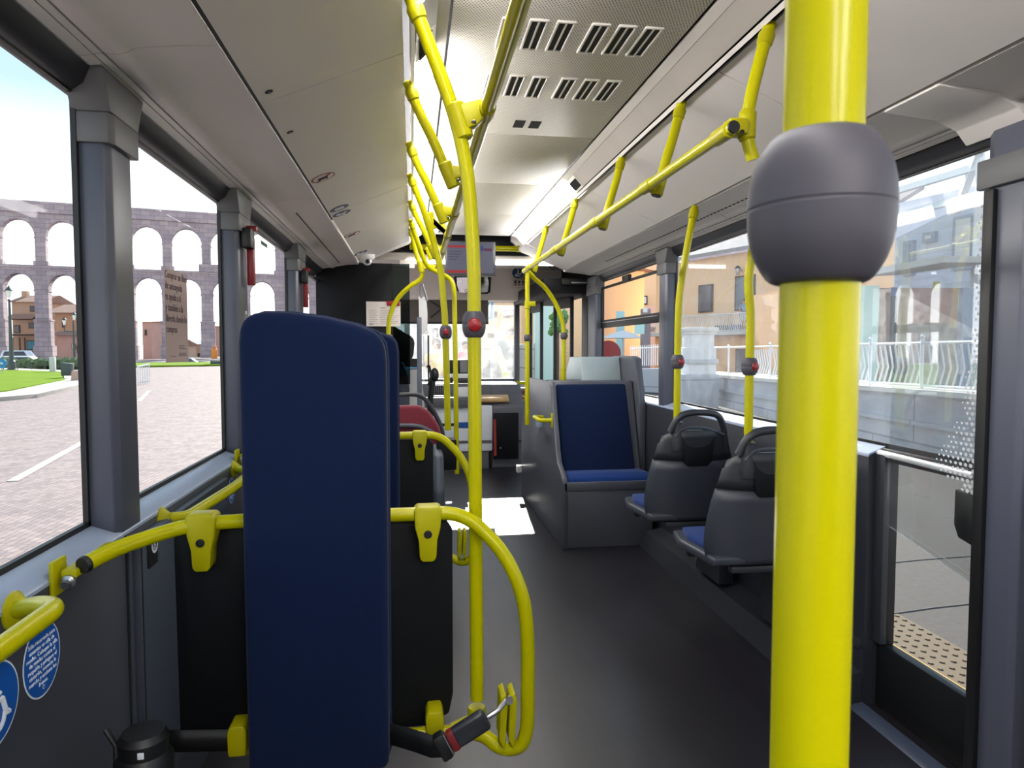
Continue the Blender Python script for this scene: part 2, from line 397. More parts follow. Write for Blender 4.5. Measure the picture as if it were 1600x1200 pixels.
# air grille in the ceiling
t = thing('air_grille', 'perforated ceiling air panel with two rows of slotted nozzles', 'air vent', (.455, 2.2, 2.215))
m = MB(); m.span((.115, 1.203, 2.215), (.795, 2.985, 2.235), .003); obj('perforated_panel', m, PERF, t)
for y in (1.60, 2.035, 2.432):
    for x in ((.283, .360, .438, .538, .616, .694)):
        m = MB()
        for dx in (-.026, .022): m.box((x+dx, y, 2.2125), (.008, .19, .007), .002)
        for dy in (-.094, .094): m.box((x-.002, y+dy, 2.2125), (.054, .008, .007), .002)
        m.box((x-.002, y, 2.2125), (.005, .18, .006))
        sl_ = obj('nozzle', m, CEILD, t)
        m = MB(); m.box((x-.002, y, 2.2145), (.042, .182, .003)); lab(obj('slot', m, SEAM, sl_), 'dark opening')
for x in (.438, .503):
    m = MB(); m.box((x, 2.837, 2.2145), (.043, .085, .004)); lab(obj('sensor_window', m, SEAM, t), 'small black square')

# side walls
m = MB()
pr = [(-.80, 0), (-.70, 0), (-.70, .838), (-.705, .846), (-.766, .868), (-.80, .868)]
m.prism(pr, 'y', YB, 6.2, 0); struct('wall_left', m, WALL)
m = MB(); pr = [(-.769, .8695), (-.704, .8465), (-.699, .841), (-.699, .848), (-.7035, .8525), (-.7685, .876)]
m.prism(pr, 'y', YB, 6.2); struct('trim_%d' % k, m, LEDGE); k += 1
m = MB()
pr = [(1.71, 0), (1.61, 0), (1.61, .905), (1.615, .915), (1.676, .94), (1.71, .94)]
m.prism(pr, 'y', 2.235, 6.2, 0); m.prism(pr, 'y', YB, 1.56)
struct('wall_right', m, pm('side_panel_dark', (.018, .020, .028, 1.0), .45))
m = MB(); pr = [(1.679, .9415), (1.614, .917), (1.609, .909), (1.609, .917), (1.613, .923), (1.678, .948)]
m.prism(pr, 'y', 2.235, 6.2); struct('trim_%d' % k, m, LEDGE); k += 1
# podium step along the right wall
m = MB(); m.prism([(1.46, 0), (1.61, 0), (1.61, .12), (1.50, .10)], 'y', 2.24, 4.28); struct('baseboard_right', m, DARKG)
m = MB(); m.prism([(-.70, 0), (-.66, 0), (-.68, .10), (-.70, .11)], 'y', YB, 5.6); struct('baseboard_left', m, DARKG)
# panel seams of the left wall behind the first wheelchair backrest
m = MB(); m.span((-.6985, 1.783, .10), (-.69, 1.80, .835), .002); m.span((-.70, 1.80, .12), (-.672, 2.62, .825), .006)
struct('trim_%d' % k, m, WALLB); k += 1
m = MB(); m.span((-.701, 1.776, .1), (-.6975, 1.781, .842)); m.span((-.701, 1.802, .1), (-.6715, 1.806, .83)); struct('trim_%d' % k, m, SEAM); k += 1

# pillars
def pillar(x_in, x_out, y0, y1, z0, right=False, flare=True):
    global k
    s_ = 1 if x_in > 0 else -1
    m = MB(); m.prism([(x_out, y0), (x_in+s_*.012, y0), (x_in, y0+.02), (x_in, y1-.015), (x_in+s_*.012, y1), (x_out, y1)], 'z', z0, 1.935, .004)
    o = struct('trim_%d' % k, m, PIL); k += 1
    if flare:
        m = MB()
        a = .010
        m.prism([(x_out, y0-a), (x_in-s_*.004, y0-a), (x_in-s_*.012, y0+.012), (x_in-s_*.012, y1+a), (x_out, y1+a)], 'z', 1.775, 1.845, .003)
        m.prism([(y0-a, 1.845), (y1+a, 1.845), (y1+.05, 1.935), (y0-.05, 1.935)], 'x', min(x_in-s_*.012, x_out), max(x_in-s_*.012, x_out), .003)
        obj('pillar_cap', m, PILC, o)
    return o
for y0, y1 in ((-.12, .04), (1.75, 1.892), (2.95, 3.116), (4.42, 4.65), (5.98, 6.17)):
    pillar(-.70, -.775, y0, y1, .85)
for y0, y1 in ((4.255, 4.385), (5.97, 6.25)):
    pillar(1.61, 1.685, y0, y1, .92)
# near right door pillar, floor to ceiling
m = MB(); m.prism([(1.685, 1.60), (1.60, 1.60), (1.59, 1.62), (1.59, 1.72), (1.60, 1.745), (1.685, 1.745)], 'z', 0, 1.95, .004); o = struct('trim_%d' % k, m, PIL); k += 1
m = MB(); m.prism([(1.69, 1.56), (1.585, 1.56), (1.575, 1.60), (1.575, 1.76), (1.69, 1.76)], 'z', 1.74, 1.82, .004); obj('pillar_cap', m, PILC, o)
m = MB(); m.span((1.655, 1.745, 0), (1.69, 1.80, 1.9), .004); obj('rubber_seal', m, BLK, o)
# end cap of the cove over the door pillar
m = MB(); m.prism([(1.335, 1.968), (1.335, 1.985), (1.62, 1.96), (1.63, 1.90), (1.60, 1.885), (1.565, 1.925), (1.50, 1.952)], 'y', 1.62, 1.83, .004); struct('trim_%d' % k, m, CEILD); k += 1

# windows: glass pane with black border, some with a hopper on top
wi = 1
def window(x, y0, y1, z0, z1, hopper=None, gl=GL):
    global wi
    s_ = 1 if x > .4 else -1
    m = MB()
    m.span((x-.006, y0-.03, z0-.03), (x+.006, y1+.03, z0+.012)); m.span((x-.006, y0-.03, z1-.008), (x+.006, y1+.03, z1+.05))
    m.span((x-.006, y0-.04, z0), (x+.006, y0+.012, z1)); m.span((x-.006, y1-.012, z0), (x+.006, y1+.04, z1))
    o = struct('window_%d' % wi, m, BLK); wi += 1
    m = MB(); m.span((x-.002, y0, z0), (x+.002, y1, z1)); obj('pane', m, gl, o)
    if hopper:
        m = MB(); xi = x-s_*.02
        h0, h1 = hopper
        m.span((x-.008, y0, h0), (xi, y1, h0+.07), .004); m.span((x-.008, y0, h1), (xi, y1, h1+.022), .003)
        m.span((x-.008, y0, h0), (xi, y0+.03, h1), .003); m.span((x-.008, y1-.03, h0), (xi, y1, h1), .003)
        hp = obj('hopper_frame', m, BLK, o)
        m = MB(); m.span((xi-.004, y0+.15, h0+.046), (xi+.004, y1-.02, h0+.052)); obj('seal_strip', m, STEEL, hp)
        m = MB(); m.box((x-s_*.022, (y0+y1)/2+.05, h1+.03), (.03, .16, .05), .006); obj('catch', m, BLK, hp)
    return o
window(GX, .04, 1.75, .875, 1.888); window(GX, -1.6, -.12, .875, 1.888)
window(GX, 1.892, 2.95, .875, 1.888); w3 = window(GX, 3.116, 4.42, .875, 1.888); window(GX, 4.65, 5.98, .875, 1.888, (1.42, 1.83))
window(1.68, 1.80, 4.255, .945, 1.888, gl=GLD); window(1.68, 4.385, 5.97, .945, 1.888, (1.47, 1.81), gl=GL); window(1.68, -2.2, 1.56, .945, 1.888)
# near right door: low glass under the sill line
m = MB(); m.span((1.66, 1.80, .0), (1.70, 2.235, .235), .004); m.span((1.66, 2.195, .235), (1.70, 2.235, .93), .004); m.span((1.66, 1.80, .895), (1.70, 2.235, .94), .004)
d1 = struct('door_1', m, BLK)
m = MB(); m.span((1.678, 1.80, .235), (1.682, 2.2, .9)); obj('pane', m, GL, d1)
m = MB(); m.span((1.640, 2.19, .24), (1.665, 2.25, .93), .004); obj('door_stile', m, DARKG, d1)
m = MB(); m.tube([(1.65, 1.815, .918), (1.65, 2.42, .927)], .011, 12); lab(obj('rail', m, WHITE, d1), 'white bar standing for the sill ledge reflection in the door glass')  # solid bar imitates the sill ledge reflected in the glass
m = MB(); m.span((1.60, 2.25, .20), (1.655, 2.62, .235), .004); obj('door_rail', m, DARKG, d1)
# step edge with a yellow line
m = MB(); m.prism([(1.55, 0.001), (1.60, 0.001), (1.60, .02), (1.565, .015)], 'y', .4, 2.22); struct('trim_%d' % k, m, pm('step_edge', (.04, .05, .08, 1.0), .35)); k += 1

# ------------------------------------------------------------------ yellow poles and rails
R = .0165
def bell(parent, c, axis=(0, 0, 1), face=None, r=.031, h=.067):
    m = MB(); hh = h/2
    pf = [(.60, 1), (.665, .975), (.72, .93), (.80, .82), (.88, .68), (.945, .5), (.985, .3), (1, .03), (.988, .012), (.988, 0)]
    pr = [(r*q, -hh*h_) for q, h_ in pf]+[(r*q, hh*h_) for q, h_ in pf[::-1][1:]]
    m.lathe(pr, c, axis, 36)
    o = lab(obj('bell_housing', m, BELL, parent), 'grey barrel-shaped stop bell on the pole')
    if face:
        f = V(face).normalized(); m = MB()
        m.lathe([(.0165, 0), (.0165, .004), (.015, .0065), (.0105, .0085), (.005, .0095), (0, .0098)], V(c)+f*(r-.005), f, 20)
        lab(obj('stop_button', m, REDP, o), 'red push button')
    return o
def mount(parent, top, nxt, r=R):
    d = (V(nxt)-V(top)).normalized(); m = MB()
    m.tube([V(top)+V((0, 0, .004)), V(top)+d*.012, V(top)+d*.03, V(top)+d*.055, V(top)+d*.058], [.006, .012, r*1.32, r*1.22, r*1.05], 16)
    return obj('ceiling_mount', m, YEL2, parent)
def clamp(parent, c, axis, rail_pt, rail_r=R, r=R, L=.085):
    a = V(axis).normalized(); c = V(c); m = MB()
    m.tube([c-a*L/2, c-a*(L/2-.004), c+a*(L/2-.004), c+a*L/2], [r*1.15, r*1.38, r*1.38, r*1.15], 20)
    rp_ = V(rail_pt); d = rp_-c; d -= V((0, d.y, 0)); dn = d.normalized(); L2 = d.length
    up = V((0, 0, 1))
    pts = [c-a*L*.40, c+a*L*.30, c+a*L*.05+V((L2*.55, 0, -.006)), rp_+V((-.004, 0, -.017)), rp_+V((.006, 0, .012)), rp_+V((-.006, 0, .024))]
    pts = [V((q.x, c.y-.019, q.z)) for q in pts]
    q_ = MB(); q_.quadprism(pts, (0, .038, 0)); bmesh.ops.bevel(q_.bm, geom=list(q_.bm.edges), offset=.004, segments=2, affect='EDGES', profile=.5)
    m._merge(q_.bm)
    o = obj('clamp', m, YEL2, parent)
    m = MB(); m.tube([rp_-V((0, .034, 0)), rp_-V((0, .031, 0)), rp_+V((0, .031, 0)), rp_+V((0, .034, 0))], [rail_r*1.05, rail_r*1.22, rail_r*1.22, rail_r*1.05], 18)
    obj('rail_collar', m, YEL2, o)
    m = MB(); m.lathe([(.006, 0), (.006, .004), (.004, .005), (0, .005)], (c+rp_)/2-V((0, .018, .018)), (0, -.6, -.8), 10); obj('bolt', m, STEEL, o)
    return o
RLX, RLZ = .178, 1.862
# left overhead rail
t = thing('overhead_rail', 'long yellow overhead rail left of the ceiling air panel', 'handrail', (RLX, 2.5, RLZ))
m = MB(); m.tube([(RLX, -1.6, RLZ), (RLX, 5.05, RLZ)], R, 20); obj('tube', m, YEL, t)
m = MB(); m.lathe([(R*1.03, 0), (R*1.03, .012), (R*.8, .018), (0, .018)], (RLX, 5.04, RLZ), (0, 1, 0), 18); obj('end_cap', m, YEL2, t)
# pole reaching from the ceiling to the near wheelchair backrest
t = thing('grab_pole', 'yellow pole in the middle of the aisle standing on the near backrest frame', 'pole', tuple(atY(746, 1100, 1.66)))
PA = [atY(641, -6, 1.66), atY(676, 85, 1.66), atY(710, 180, 1.66), atY(729, 265, 1.66), atY(737, 350, 1.66), atY(740.5, 430, 1.66), atY(741, 510, 1.66), atY(743, 800, 1.66), atY(745.5, 1092, 1.66)]
m = MB(); m.tube(spline(PA, 8), R, 20); obj('tube', m, YEL, t)
mount(t, PA[0], PA[1])
clamp(t, atY(718, 190, 1.66), PA[3]-PA[1], (RLX, 1.66, RLZ))
bell(t, atY(740.5, 507, 1.66), face=(-.02, -1, -.06), r=.0285, h=.063)
# short curved hangers of the left rail
hang = [(642, 148, 2.27, 697, 290), (641, 236, 2.92, 680, 340), (641, 290, 3.55, 670, 372), (641, 322, 4.10, 668, 395), (641, 352, 4.72, 663, 418)]
hl = ['yellow ceiling hanger second from the near end of the left rail', 'yellow ceiling hanger third along the left overhead rail', 'yellow ceiling hanger fourth along the left overhead rail', 'yellow ceiling hanger second from the front end of the left rail', 'yellow ceiling hanger at the front end of the left rail, ahead of all others']
def lhanger(y, label):
    top = V((-.010, y-.02, 2.140)); bot = V((RLX-.056, y+.02, RLZ+.002))
    t = thing('ceiling_hanger', label, 'handrail', tuple(top), 'hangers of the left overhead rail')
    pts = spline([top, top.lerp(bot, .3)+V((-.004, 0, -.004)), top.lerp(bot, .65)+V((-.001, 0, -.002)), bot+V((0, 0, -.01))], 6)
    m = MB(); m.tube(pts, R, 18); obj('tube', m, YEL, t)
    mount(t, top, pts[5])
    clamp(t, bot, pts[-1]-pts[-4], (RLX, bot.y, RLZ))
    return t
for (a, b_, y, c, d), l in zip(hang, hl):
    if y < 3: lhanger(y, l)
# grab poles further forward on the left
t = thing('grab_pole', 'thin yellow pole with red button rising behind the red seat', 'pole', tuple(atY(700, 670, 3.50)))
PB = [V((-.010, 3.42, 2.140)), atY(662, 330, 3.46), atY(676, 372, 3.49), atY(688, 420, 3.5), atY(693, 470, 3.5), atY(696, 520, 3.5), atY(700, 672, 3.5)]
m = MB(); m.tube(spline(PB, 8), R, 18); obj('tube', m, YEL, t); mount(t, PB[0], PB[1]); clamp(t, atY(683, 345, 3.5)-V((.03, 0, 0)), PB[3]-PB[1], (RLX, 3.5, RLZ)); bell(t, atY(696.5, 519, 3.5), face=(-.02, -1, 0))
lhanger(4.05, hl[3])
t = thing('grab_pole', 'slim yellow pole without a button right behind the red button pole', 'pole', tuple(atY(714, 705, 4.75)))
PC = [V((-.010, 4.62, 2.140)), atY(655, 385, 4.7), atY(668, 415, 4.75), atY(690, 428, 4.75), atY(704, 438, 4.75), atY(709, 455, 4.75), atY(710.5, 500, 4.75), atY(714, 740, 4.75)]
m = MB(); m.tube(spline(PC, 8), R, 16); obj('tube', m, YEL, t); mount(t, PC[0], PC[1]); clamp(t, atY(672, 396, 4.75), V((.3, 0, -1)), (RLX, 4.75, RLZ))
t = thing('grab_pole', 'arched yellow pole curving left over the blue backrests to a grey bell', 'pole', tuple(atY(607, 600, 5.0)))
PD = [V((-.010, 4.95, 2.140)), atY(650, 395, 5.0), atY(659, 425, 5.0), atY(656, 437, 5.0), atY(640, 448, 5.0), atY(622, 466, 5.0), atY(611, 488, 5.0), atY(607, 515, 5.0), atY(607, 600, 5.0)]
m = MB(); m.tube(spline(PD, 8), R, 16); obj('tube', m, YEL, t); mount(t, PD[0], PD[1]); bell(t, atY(607.5, 530, 5.0)); clamp(t, atY(657, 417, 5.0), V((.2, 0, -1)), (RLX, 5.0, RLZ))

# right overhead rail
RRX, RRZ = .800, 1.852
t = thing('overhead_rail', 'yellow overhead rail right of the aisle with a black end cap', 'handrail', (RRX, 3.3, RRZ))
m = MB(); m.tube([(RRX, 1.66, RRZ), (RRX, 4.95, RRZ)], R, 20); obj('tube', m, YEL, t)
m = MB(); m.lathe([(R*.98, 0), (R*.98, .003), (R*.9, .006), (0, .006)], (RRX, 1.66, RRZ), (0, -1, 0), 20); lab(obj('end_cap', m, BLK, t), 'black end cap')
def rhanger(y, label, r0=1.0):
    top = V((.920, y, 2.140)); bot = V((RRX+.036, y, RRZ-.015))
    t = thing('ceiling_hanger', label, 'handrail', tuple(top), 'hangers of the right overhead rail')
    pts = spline([top, top.lerp(bot, .33)+V((.002, 0, -.004)), top.lerp(bot, .7), bot], 5)
    m = MB(); m.tube(pts, R, 18); obj('tube', m, YEL, t); mount(t, top, pts[4])
    d = (bot-pts[-3]).normalized(); m = MB(); m.tube([bot-d*.055, bot-d*.05, bot+d*.012, bot+d*.016], [R*1.1, R*1.3, R*1.3, R*1.1], 18)
    m.box((RRX+.014, y, RRZ-.002), (.036, .036, .034), .005); o = obj('clamp', m, YEL2, t)
    m = MB(); m.lathe([(R*1.02, 0), (R*1.02, .003), (0, .003)], bot+d*.0155, d, 16); obj('plug', m, BLK, o)
    m = MB(); m.tube([(RRX, y-.05, RRZ), (RRX, y-.047, RRZ), (RRX, y+.047, RRZ), (RRX, y+.05, RRZ)], [R*1.05, R*1.22, R*1.22, R*1.05], 18); obj('rail_collar', m, YEL2, o)
for y, l in ((2.30, 'yellow hanger of the right rail second from its near black end'), (2.98, 'yellow hanger of the right rail third from its near black end'), (3.85, 'yellow hanger of the right rail fourth from its near black end'), (4.72, 'yellow hanger of the right rail at its front end')):
    rhanger(y, l)
# elbow joining the rail's near end to the ceiling
t = thing('ceiling_hanger', 'yellow elbow hanger holding the near black-capped end of the right rail', 'handrail', (.93, 1.72, 2.14), 'hangers of the right overhead rail')
pts = spline([V((.925, 1.72, 2.14)), V((.90, 1.72, 2.05)), V((.872, 1.72, 1.93)), V((.868, 1.72, 1.85)), V((.885, 1.72, 1.79))], 6)
m = MB(); m.tube(pts, R, 18); obj('tube', m, YEL, t); mount(t, pts[0], pts[4])
m = MB(); m.tube([(.869, 1.72, 1.915), (.868, 1.72, 1.91), (.866, 1.72, 1.845), (.867, 1.72, 1.84)], [R*1.1, R*1.35, R*1.35, R*1.1], 18); m.box((.832, 1.715, 1.868), (.05, .05, .04), .006)
m.tube([(RRX, 1.675, RRZ), (RRX, 1.678, RRZ), (RRX, 1.76, RRZ), (RRX, 1.765, RRZ)], [R*1.05, R*1.25, R*1.25, R*1.05], 18); o = obj('clamp', m, YEL2, t)
m = MB(); m.lathe([(.005, 0), (.005, .004), (0, .004)], (.838, 1.69, 1.852), (0, -1, -.3), 10); obj('bolt', m, BLK, o)
# pole right in front of the camera
pn = atY(1276, 640, .29)
t = thing('grab_pole', 'thick yellow pole closest to the viewer with a big grey bell', 'pole', (pn.x, .29, 0))
m = MB(); m.tube([(pn.x, .29, 0), (pn.x, .29, 2.20)], .0170, 40); obj('tube', m, YEL, t)
bl = bell(t, (atY(1281, 328, .29).x, .29, atY(1281, 328, .29).z), r=.0312, h=.066)
m = MB(); m.lathe([(.045, 0), (.045, .004), (.022, .01), (.022, .03), (.017, .031)], (pn.x, .29, 0), (0, 0, 1), 28); obj('floor_flange', m, YEL2, t)
# curved wall poles standing on the two single seats
def wallpole(y, xb, zb, label, zbell):
    top = V((1.340, y+.02, 1.972)); base = V((xb, y, zb))
    t = thing('grab_pole', label, 'pole', tuple(base))
    pts = spline([top, V((1.322, y+.01, 1.90)), V((1.285, y, 1.72)), V((1.262, y, 1.56)), V((xb, y, 1.42)), V((xb, y, 1.2)), base], 8)
    m = MB(); m.tube(pts, R, 18); obj('tube', m, YEL, t)
    m = MB(); d = (pts[3]-pts[0]).normalized(); m.tube([top+V((0, 0, .004)), top+d*.012, top+d*.03, top+d*.06, top+d*.064], [.010, R*1.25, R*1.4, R*1.3, R*1.05], 16); obj('ceiling_mount', m, YEL2, t)
    bell(t, (xb, y, zbell), face=(-.22, -1, 0) if False else (.35, -.94, 0))
    return t
wallpole(3.15, 1.255, .955, 'yellow bent pole with red bell on the farther single seat by the window', 1.232)
wallpole(2.47, 1.272, .93, 'yellow bent pole with red bell on the nearer single seat by the big pole', 1.228)
# poles by the front door
xe = atY(824, 500, 4.9).x
t = thing('grab_pole', 'thin straight yellow pole at the front left corner of the plinth seat', 'pole', (xe, 4.9, .80))
m = MB(); m.tube([(xe, 4.9, .74), (xe, 4.9, 1.86)], R, 16); obj('tube', m, YEL, t); bell(t, (xe, 4.9, atY(824, 528, 4.9).z), r=.0245, h=.05, face=(.9, .4, 0))
m = MB(); m.box((xe+.03, 4.9, atY(829, 475, 4.9).z), (.055, .04, .035), .005); m.tube([(xe, 4.9, 1.575), (xe, 4.9, 1.58), (xe, 4.9, 1.63), (xe, 4.9, 1.635)], [R, R*1.3, R*1.3, R], 16); obj('clamp', m, YEL2, t)
t = thing('grab_pole', 'yellow pole arching right from the rail end onto the plinth seat back', 'pole', tuple(atY(880, 592, 5.05)))
PF = [atY(826, 425, 4.95), atY(836, 436, 4.98), atY(852, 450, 5.02), atY(868, 474, 5.05), atY(878, 500, 5.05), atY(881, 525, 5.05), atY(880, 594, 5.05)]
m = MB(); m.tube(spline(PF, 8), R, 16); obj('tube', m, YEL, t); bell(t, atY(881, 525, 5.05), r=.026, h=.052, face=(.9, .3, 0))
m = MB(); q = PF[-1]; m.tube([q, q+V((0, 0, .02)), q+V((0, 0, .075)), q+V((0, 0, .095))], [R*1.35, R*1.35, R*1.3, R*1.02], 16); obj('socket', m, YEL2, t)
# handrails on the left wall
def wallrail(p, y0, y1, label):
    t = thing('wall_handrail', label, 'handrail', (-.70, (y0+y1)/2, .8))
    m = MB(); m.tube(fillet(p, .05), R, 18); obj('tube', m, YEL, t)
    for q in (p[0], p[-1]):
        m = MB(); m.lathe([(.034, 0), (.034, .004), (.028, .009), (.0175, .022), (.0172, .026)], (-.70, q[1], q[2]), (1, 0, 0), 24); e_ = obj('flange', m, YEL2, t)
        m = MB(); m.lathe([(.006, 0), (.006, .003), (0, .003)], (-.6945, q[1], q[2]-.025), (1, 0, 0), 10); obj('screw', m, BLK, e_)
wallrail([V((-.70, .45, .835)), V((-.58, .50, .875)), V((-.58, 1.20, .875)), V((-.625, 1.245, .865)), V((-.70, 1.30, .838))], .5, 1.4, 'yellow handrail on the left wall at the photo edge')
wallrail([V((-.70, 2.02, .822)), V((-.645, 2.06, .815)), V((-.605, 2.42, .826)), V((-.605, 2.72, .83)), V((-.70, 2.80, .825))], 2.0, 2.8, 'yellow handrail on the left wall behind the near blue backrest')

# ------------------------------------------------------------------ wheelchair backrests
def wheelchair_unit():
    t = thing('wheelchair_backrest', 'nearest tall narrow dark blue padded wheelchair backrest on yellow tube frame', 'backrest', (-.215, 1.6, 0), 'wheelchair backrests')
    # tall pad
    pr = [(-.150, .335), (.150, .335), (.155, .36), (.157, 1.27), (.152, 1.31), (.135, 1.335), (.09, 1.352), (.02, 1.368), (-.05, 1.377), (-.11, 1.378), (-.14, 1.368), (-.154, 1.345), (-.157, 1.31), (-.155, .36)]
    m = MB(); m.prism([(x-.215, z) for x, z in pr], 'y', 1.545, 1.605, .016, 3); pad = obj('pad', m, BLUE, t, 60)
    m = MB(); pp = [V((x*1.004-.215, 1.606, z)) for x, z in pr]; m.tube(pp+[pp[0]], .0045, 6); obj('piping', m, pm('piping_navy', (.003, .011, .05, 1.0), .8), pad)
    # black board behind
    bd = [(-.545, .40), (-.50, .372), (.03, .372), (.082, .40), (.092, .45), (.092, .86), (.075, .885), (-.535, .885), (-.548, .86)]
    m = MB(); m.prism(bd, 'y', 1.655, 1.672, .004); obj('board', m, BLKM, t)
    # yellow frame
    P = [V((-.645, 1.445, .872)), V((-.615, 1.52, .882)), V((-.52, 1.625, .896)), V((-.42, 1.635, .902)), V((.118, 1.625, .907)), V((.210, 1.595, .818)), V((.256, 1.575, .715)), V((.264, 1.568, .60)), V((.263, 1.568, .40)), V((.250, 1.568, .350)), V((.20, 1.585, .340)), V((.165, 1.61, .365)), V((.10, 1.63, .368))]
    m = MB(); m.tube(fillet(P, .055, 8), R, 20); fr = obj('tube_frame', m, YEL, t)
    m = MB(); d = (P[0]-P[1]).normalized(); m.lathe([(R*1.04, -.004), (R*1.04, .003), (R*.95, .006), (0, .006)], P[0], d, 20); obj('end_cap', m, BLK, fr)
    m = MB(); m.tube([V((-.43, 1.635, .366)), V((.12, 1.635, .366))], R*.9, 16); obj('lower_tube', m, YEL, t)
    m = MB(); m.span((-.70, 1.42, .815), (-.690, 1.475, .885), .004); m.box((-.668, 1.53, .858), (.030, .20, .018), .005); wb_ = obj('wall_bracket', m, YEL2, t)
    m = MB(); m.lathe([(.014, 0), (.014, .008), (.008, .012), (.008, .022), (0, .022)], (-.668, 1.435, .845), (0, -1, -.2), 14); obj('bolt', m, STEEL, wb_)
    for x in (-.475, .032):
        m = MB(); m.prism([(x-.033, .918), (x-.026, .926), (x+.026, .926), (x+.033, .918), (x+.030, .875), (x+.022, .845), (x+.020, .805), (x+.014, .795), (x-.014, .795), (x-.020, .805), (x-.022, .845), (x-.030, .875)], 'y', 1.606, 1.658, .005); br = obj('bracket', m, YEL2, t)
        m = MB(); m.lathe([(.0095, 0), (.0095, .003), (.007, .0035), (.006, .001), (0, .001)], (x, 1.606, .862), (0, -1, 0), 16); obj('screw', m, BLK, br)
    for x in (-.405, .075-.03):
        m = MB(); m.prism([(x-.020, .365), (x+.020, .365), (x+.022, .42), (x+.016, .436), (x-.016, .436), (x-.022, .42)], 'y', 1.598, 1.658, .005); obj('lower_bracket', m, YEL2, t)
    # pole socket
    m = MB(); m.tube([V((.150, 1.655, .352)), V((.150, 1.655, .36)), V((.150, 1.655, .405)), V((.150, 1.655, .412))], [.016, .0225, .0225, .0200], 20)
    m.quadprism([V((.130, 1.645, .388)), V((.150, 1.645, .35)), V((.085, 1.635, .355)), V((.085, 1.635, .375))], (0, .02, 0)); obj('pole_socket', m, YEL2, t)
    # slotted lug holding the belt
    for dx in (0, .022):
        m = MB(); m.prism([(.192+dx, .385), (.206+dx, .36), (.214+dx, .475), (.208+dx, .495), (.196+dx, .488)], 'y', 1.545, 1.605, .003); obj('lug', m, YEL2, t)
    m = MB(); m.span((-.375, 1.605, .42), (-.055, 1.655, .82), .004); m.span((-.36, 1.603, .95), (-.07, 1.63, 1.33), .004); obj('pad_backing', m, BLKM, t)
    return t
w1 = wheelchair_unit()
w2 = copy_tree(w1, V((-.215, 1.6, 0))+V((-.005, 1.42, .008)), 'tall narrow blue padded backrest half hidden behind the nearest one')
# belt of the near backrest
t = thing('seat_belt', 'black belt with red-button buckle hanging from the near backrest frame', 'seat belt', (.03, 1.5, .33))
rows = []
for i in range(21):
    u = i/20; x = -.56+u*.625
    y = 1.625-.125*min(1, max(0, (x+.10)/.14))
    z = .400+.02*max(0, u-.8)*5*.5-.012*math.sin(math.pi*min(1, u*1.15))
    rows.append([(x, y, z+.026), (x, y-.004, z), (x, y, z-.026)])
m = MB(); m.grid(rows); o = obj('webbing', m, BLK, t)
sd = o.modifiers.new('thickness', 'SOLIDIFY'); sd.thickness = .003
B0, B1 = V((.062, 1.50, .412)), V((.166, 1.51, .466))
d = (B1-B0).normalized(); n_ = V((0, 1, 0)); w_ = d.cross(n_)
Mr = Matrix((d, n_, -w_)).transposed().to_4x4()
m = MB(); m.box(B0.lerp(B1, .58), (.085, .024, .050), .009, Mr, 3); bk = obj('buckle', m, pm('buckle_black', (.018, .02, .026, 1.0), .35), t)
m = MB(); m.box(B0.lerp(B1, .20)-V((0, .001, 0)), (.018, .022, .049), .004, Mr); lab(obj('release_button', m, pm('buckle_red', (.16, .008, .012, 1.0), .5), bk), 'dark red release button')
m = MB(); m.box(B0.lerp(B1, -.02), (.026, .030, .062), .006, Mr); tg = obj('tongue', m, BLK, bk)
m = MB(); m.box(B0.lerp(B1, .10)-V((0, .004, 0)), (.004, .018, .052), .001, Mr); obj('tongue_edge', m, STEEL, tg)
m = MB(); m.tube([B1-d*.005, B1+d*.02, V((.214, 1.54, .488))], .006, 10); m.lathe([(.009, 0), (.009, .012), (0, .012)], (.214, 1.535, .488), (0, -1, .2), 12); obj('anchor_bolt', m, STEEL, t)
# belt reel on the floor by the left wall
q = atY(212, 1172, 1.42)
t = thing('belt_reel', 'black belt retractor with small white tag low on the left wall', 'belt reel', (q.x, 1.42, 0))
m = MB(); m.lathe([(.052, .10), (.056, .12), (.056, .46), (.046, .475), (.048, .505), (.040, .518), (0, .52)], (q.x, 1.46, 0), (0, 0, 1), 26); obj('housing', m, BLK, t)
m = MB(); m.box((q.x+.012, 1.4115, .492), (.012, .003, .013), .001); obj('tag', m, STWHITE, t)
m = MB(); m.tube([(q.x-.075, 1.47, .52), (q.x-.052, 1.46, .49), (q.x-.05, 1.45, .42)], .006, 8); obj('cord', m, BLK, t)
m = MB(); m.span((q.x-.075, 1.47, .0), (q.x+.05, 1.55, .10), .006); m.prism([(q.x-.08, .38), (q.x-.055, .48), (q.x-.05, .38)], 'y', 1.47, 1.49); lab(obj('foot', m, YEL2, t), 'yellow bracket')

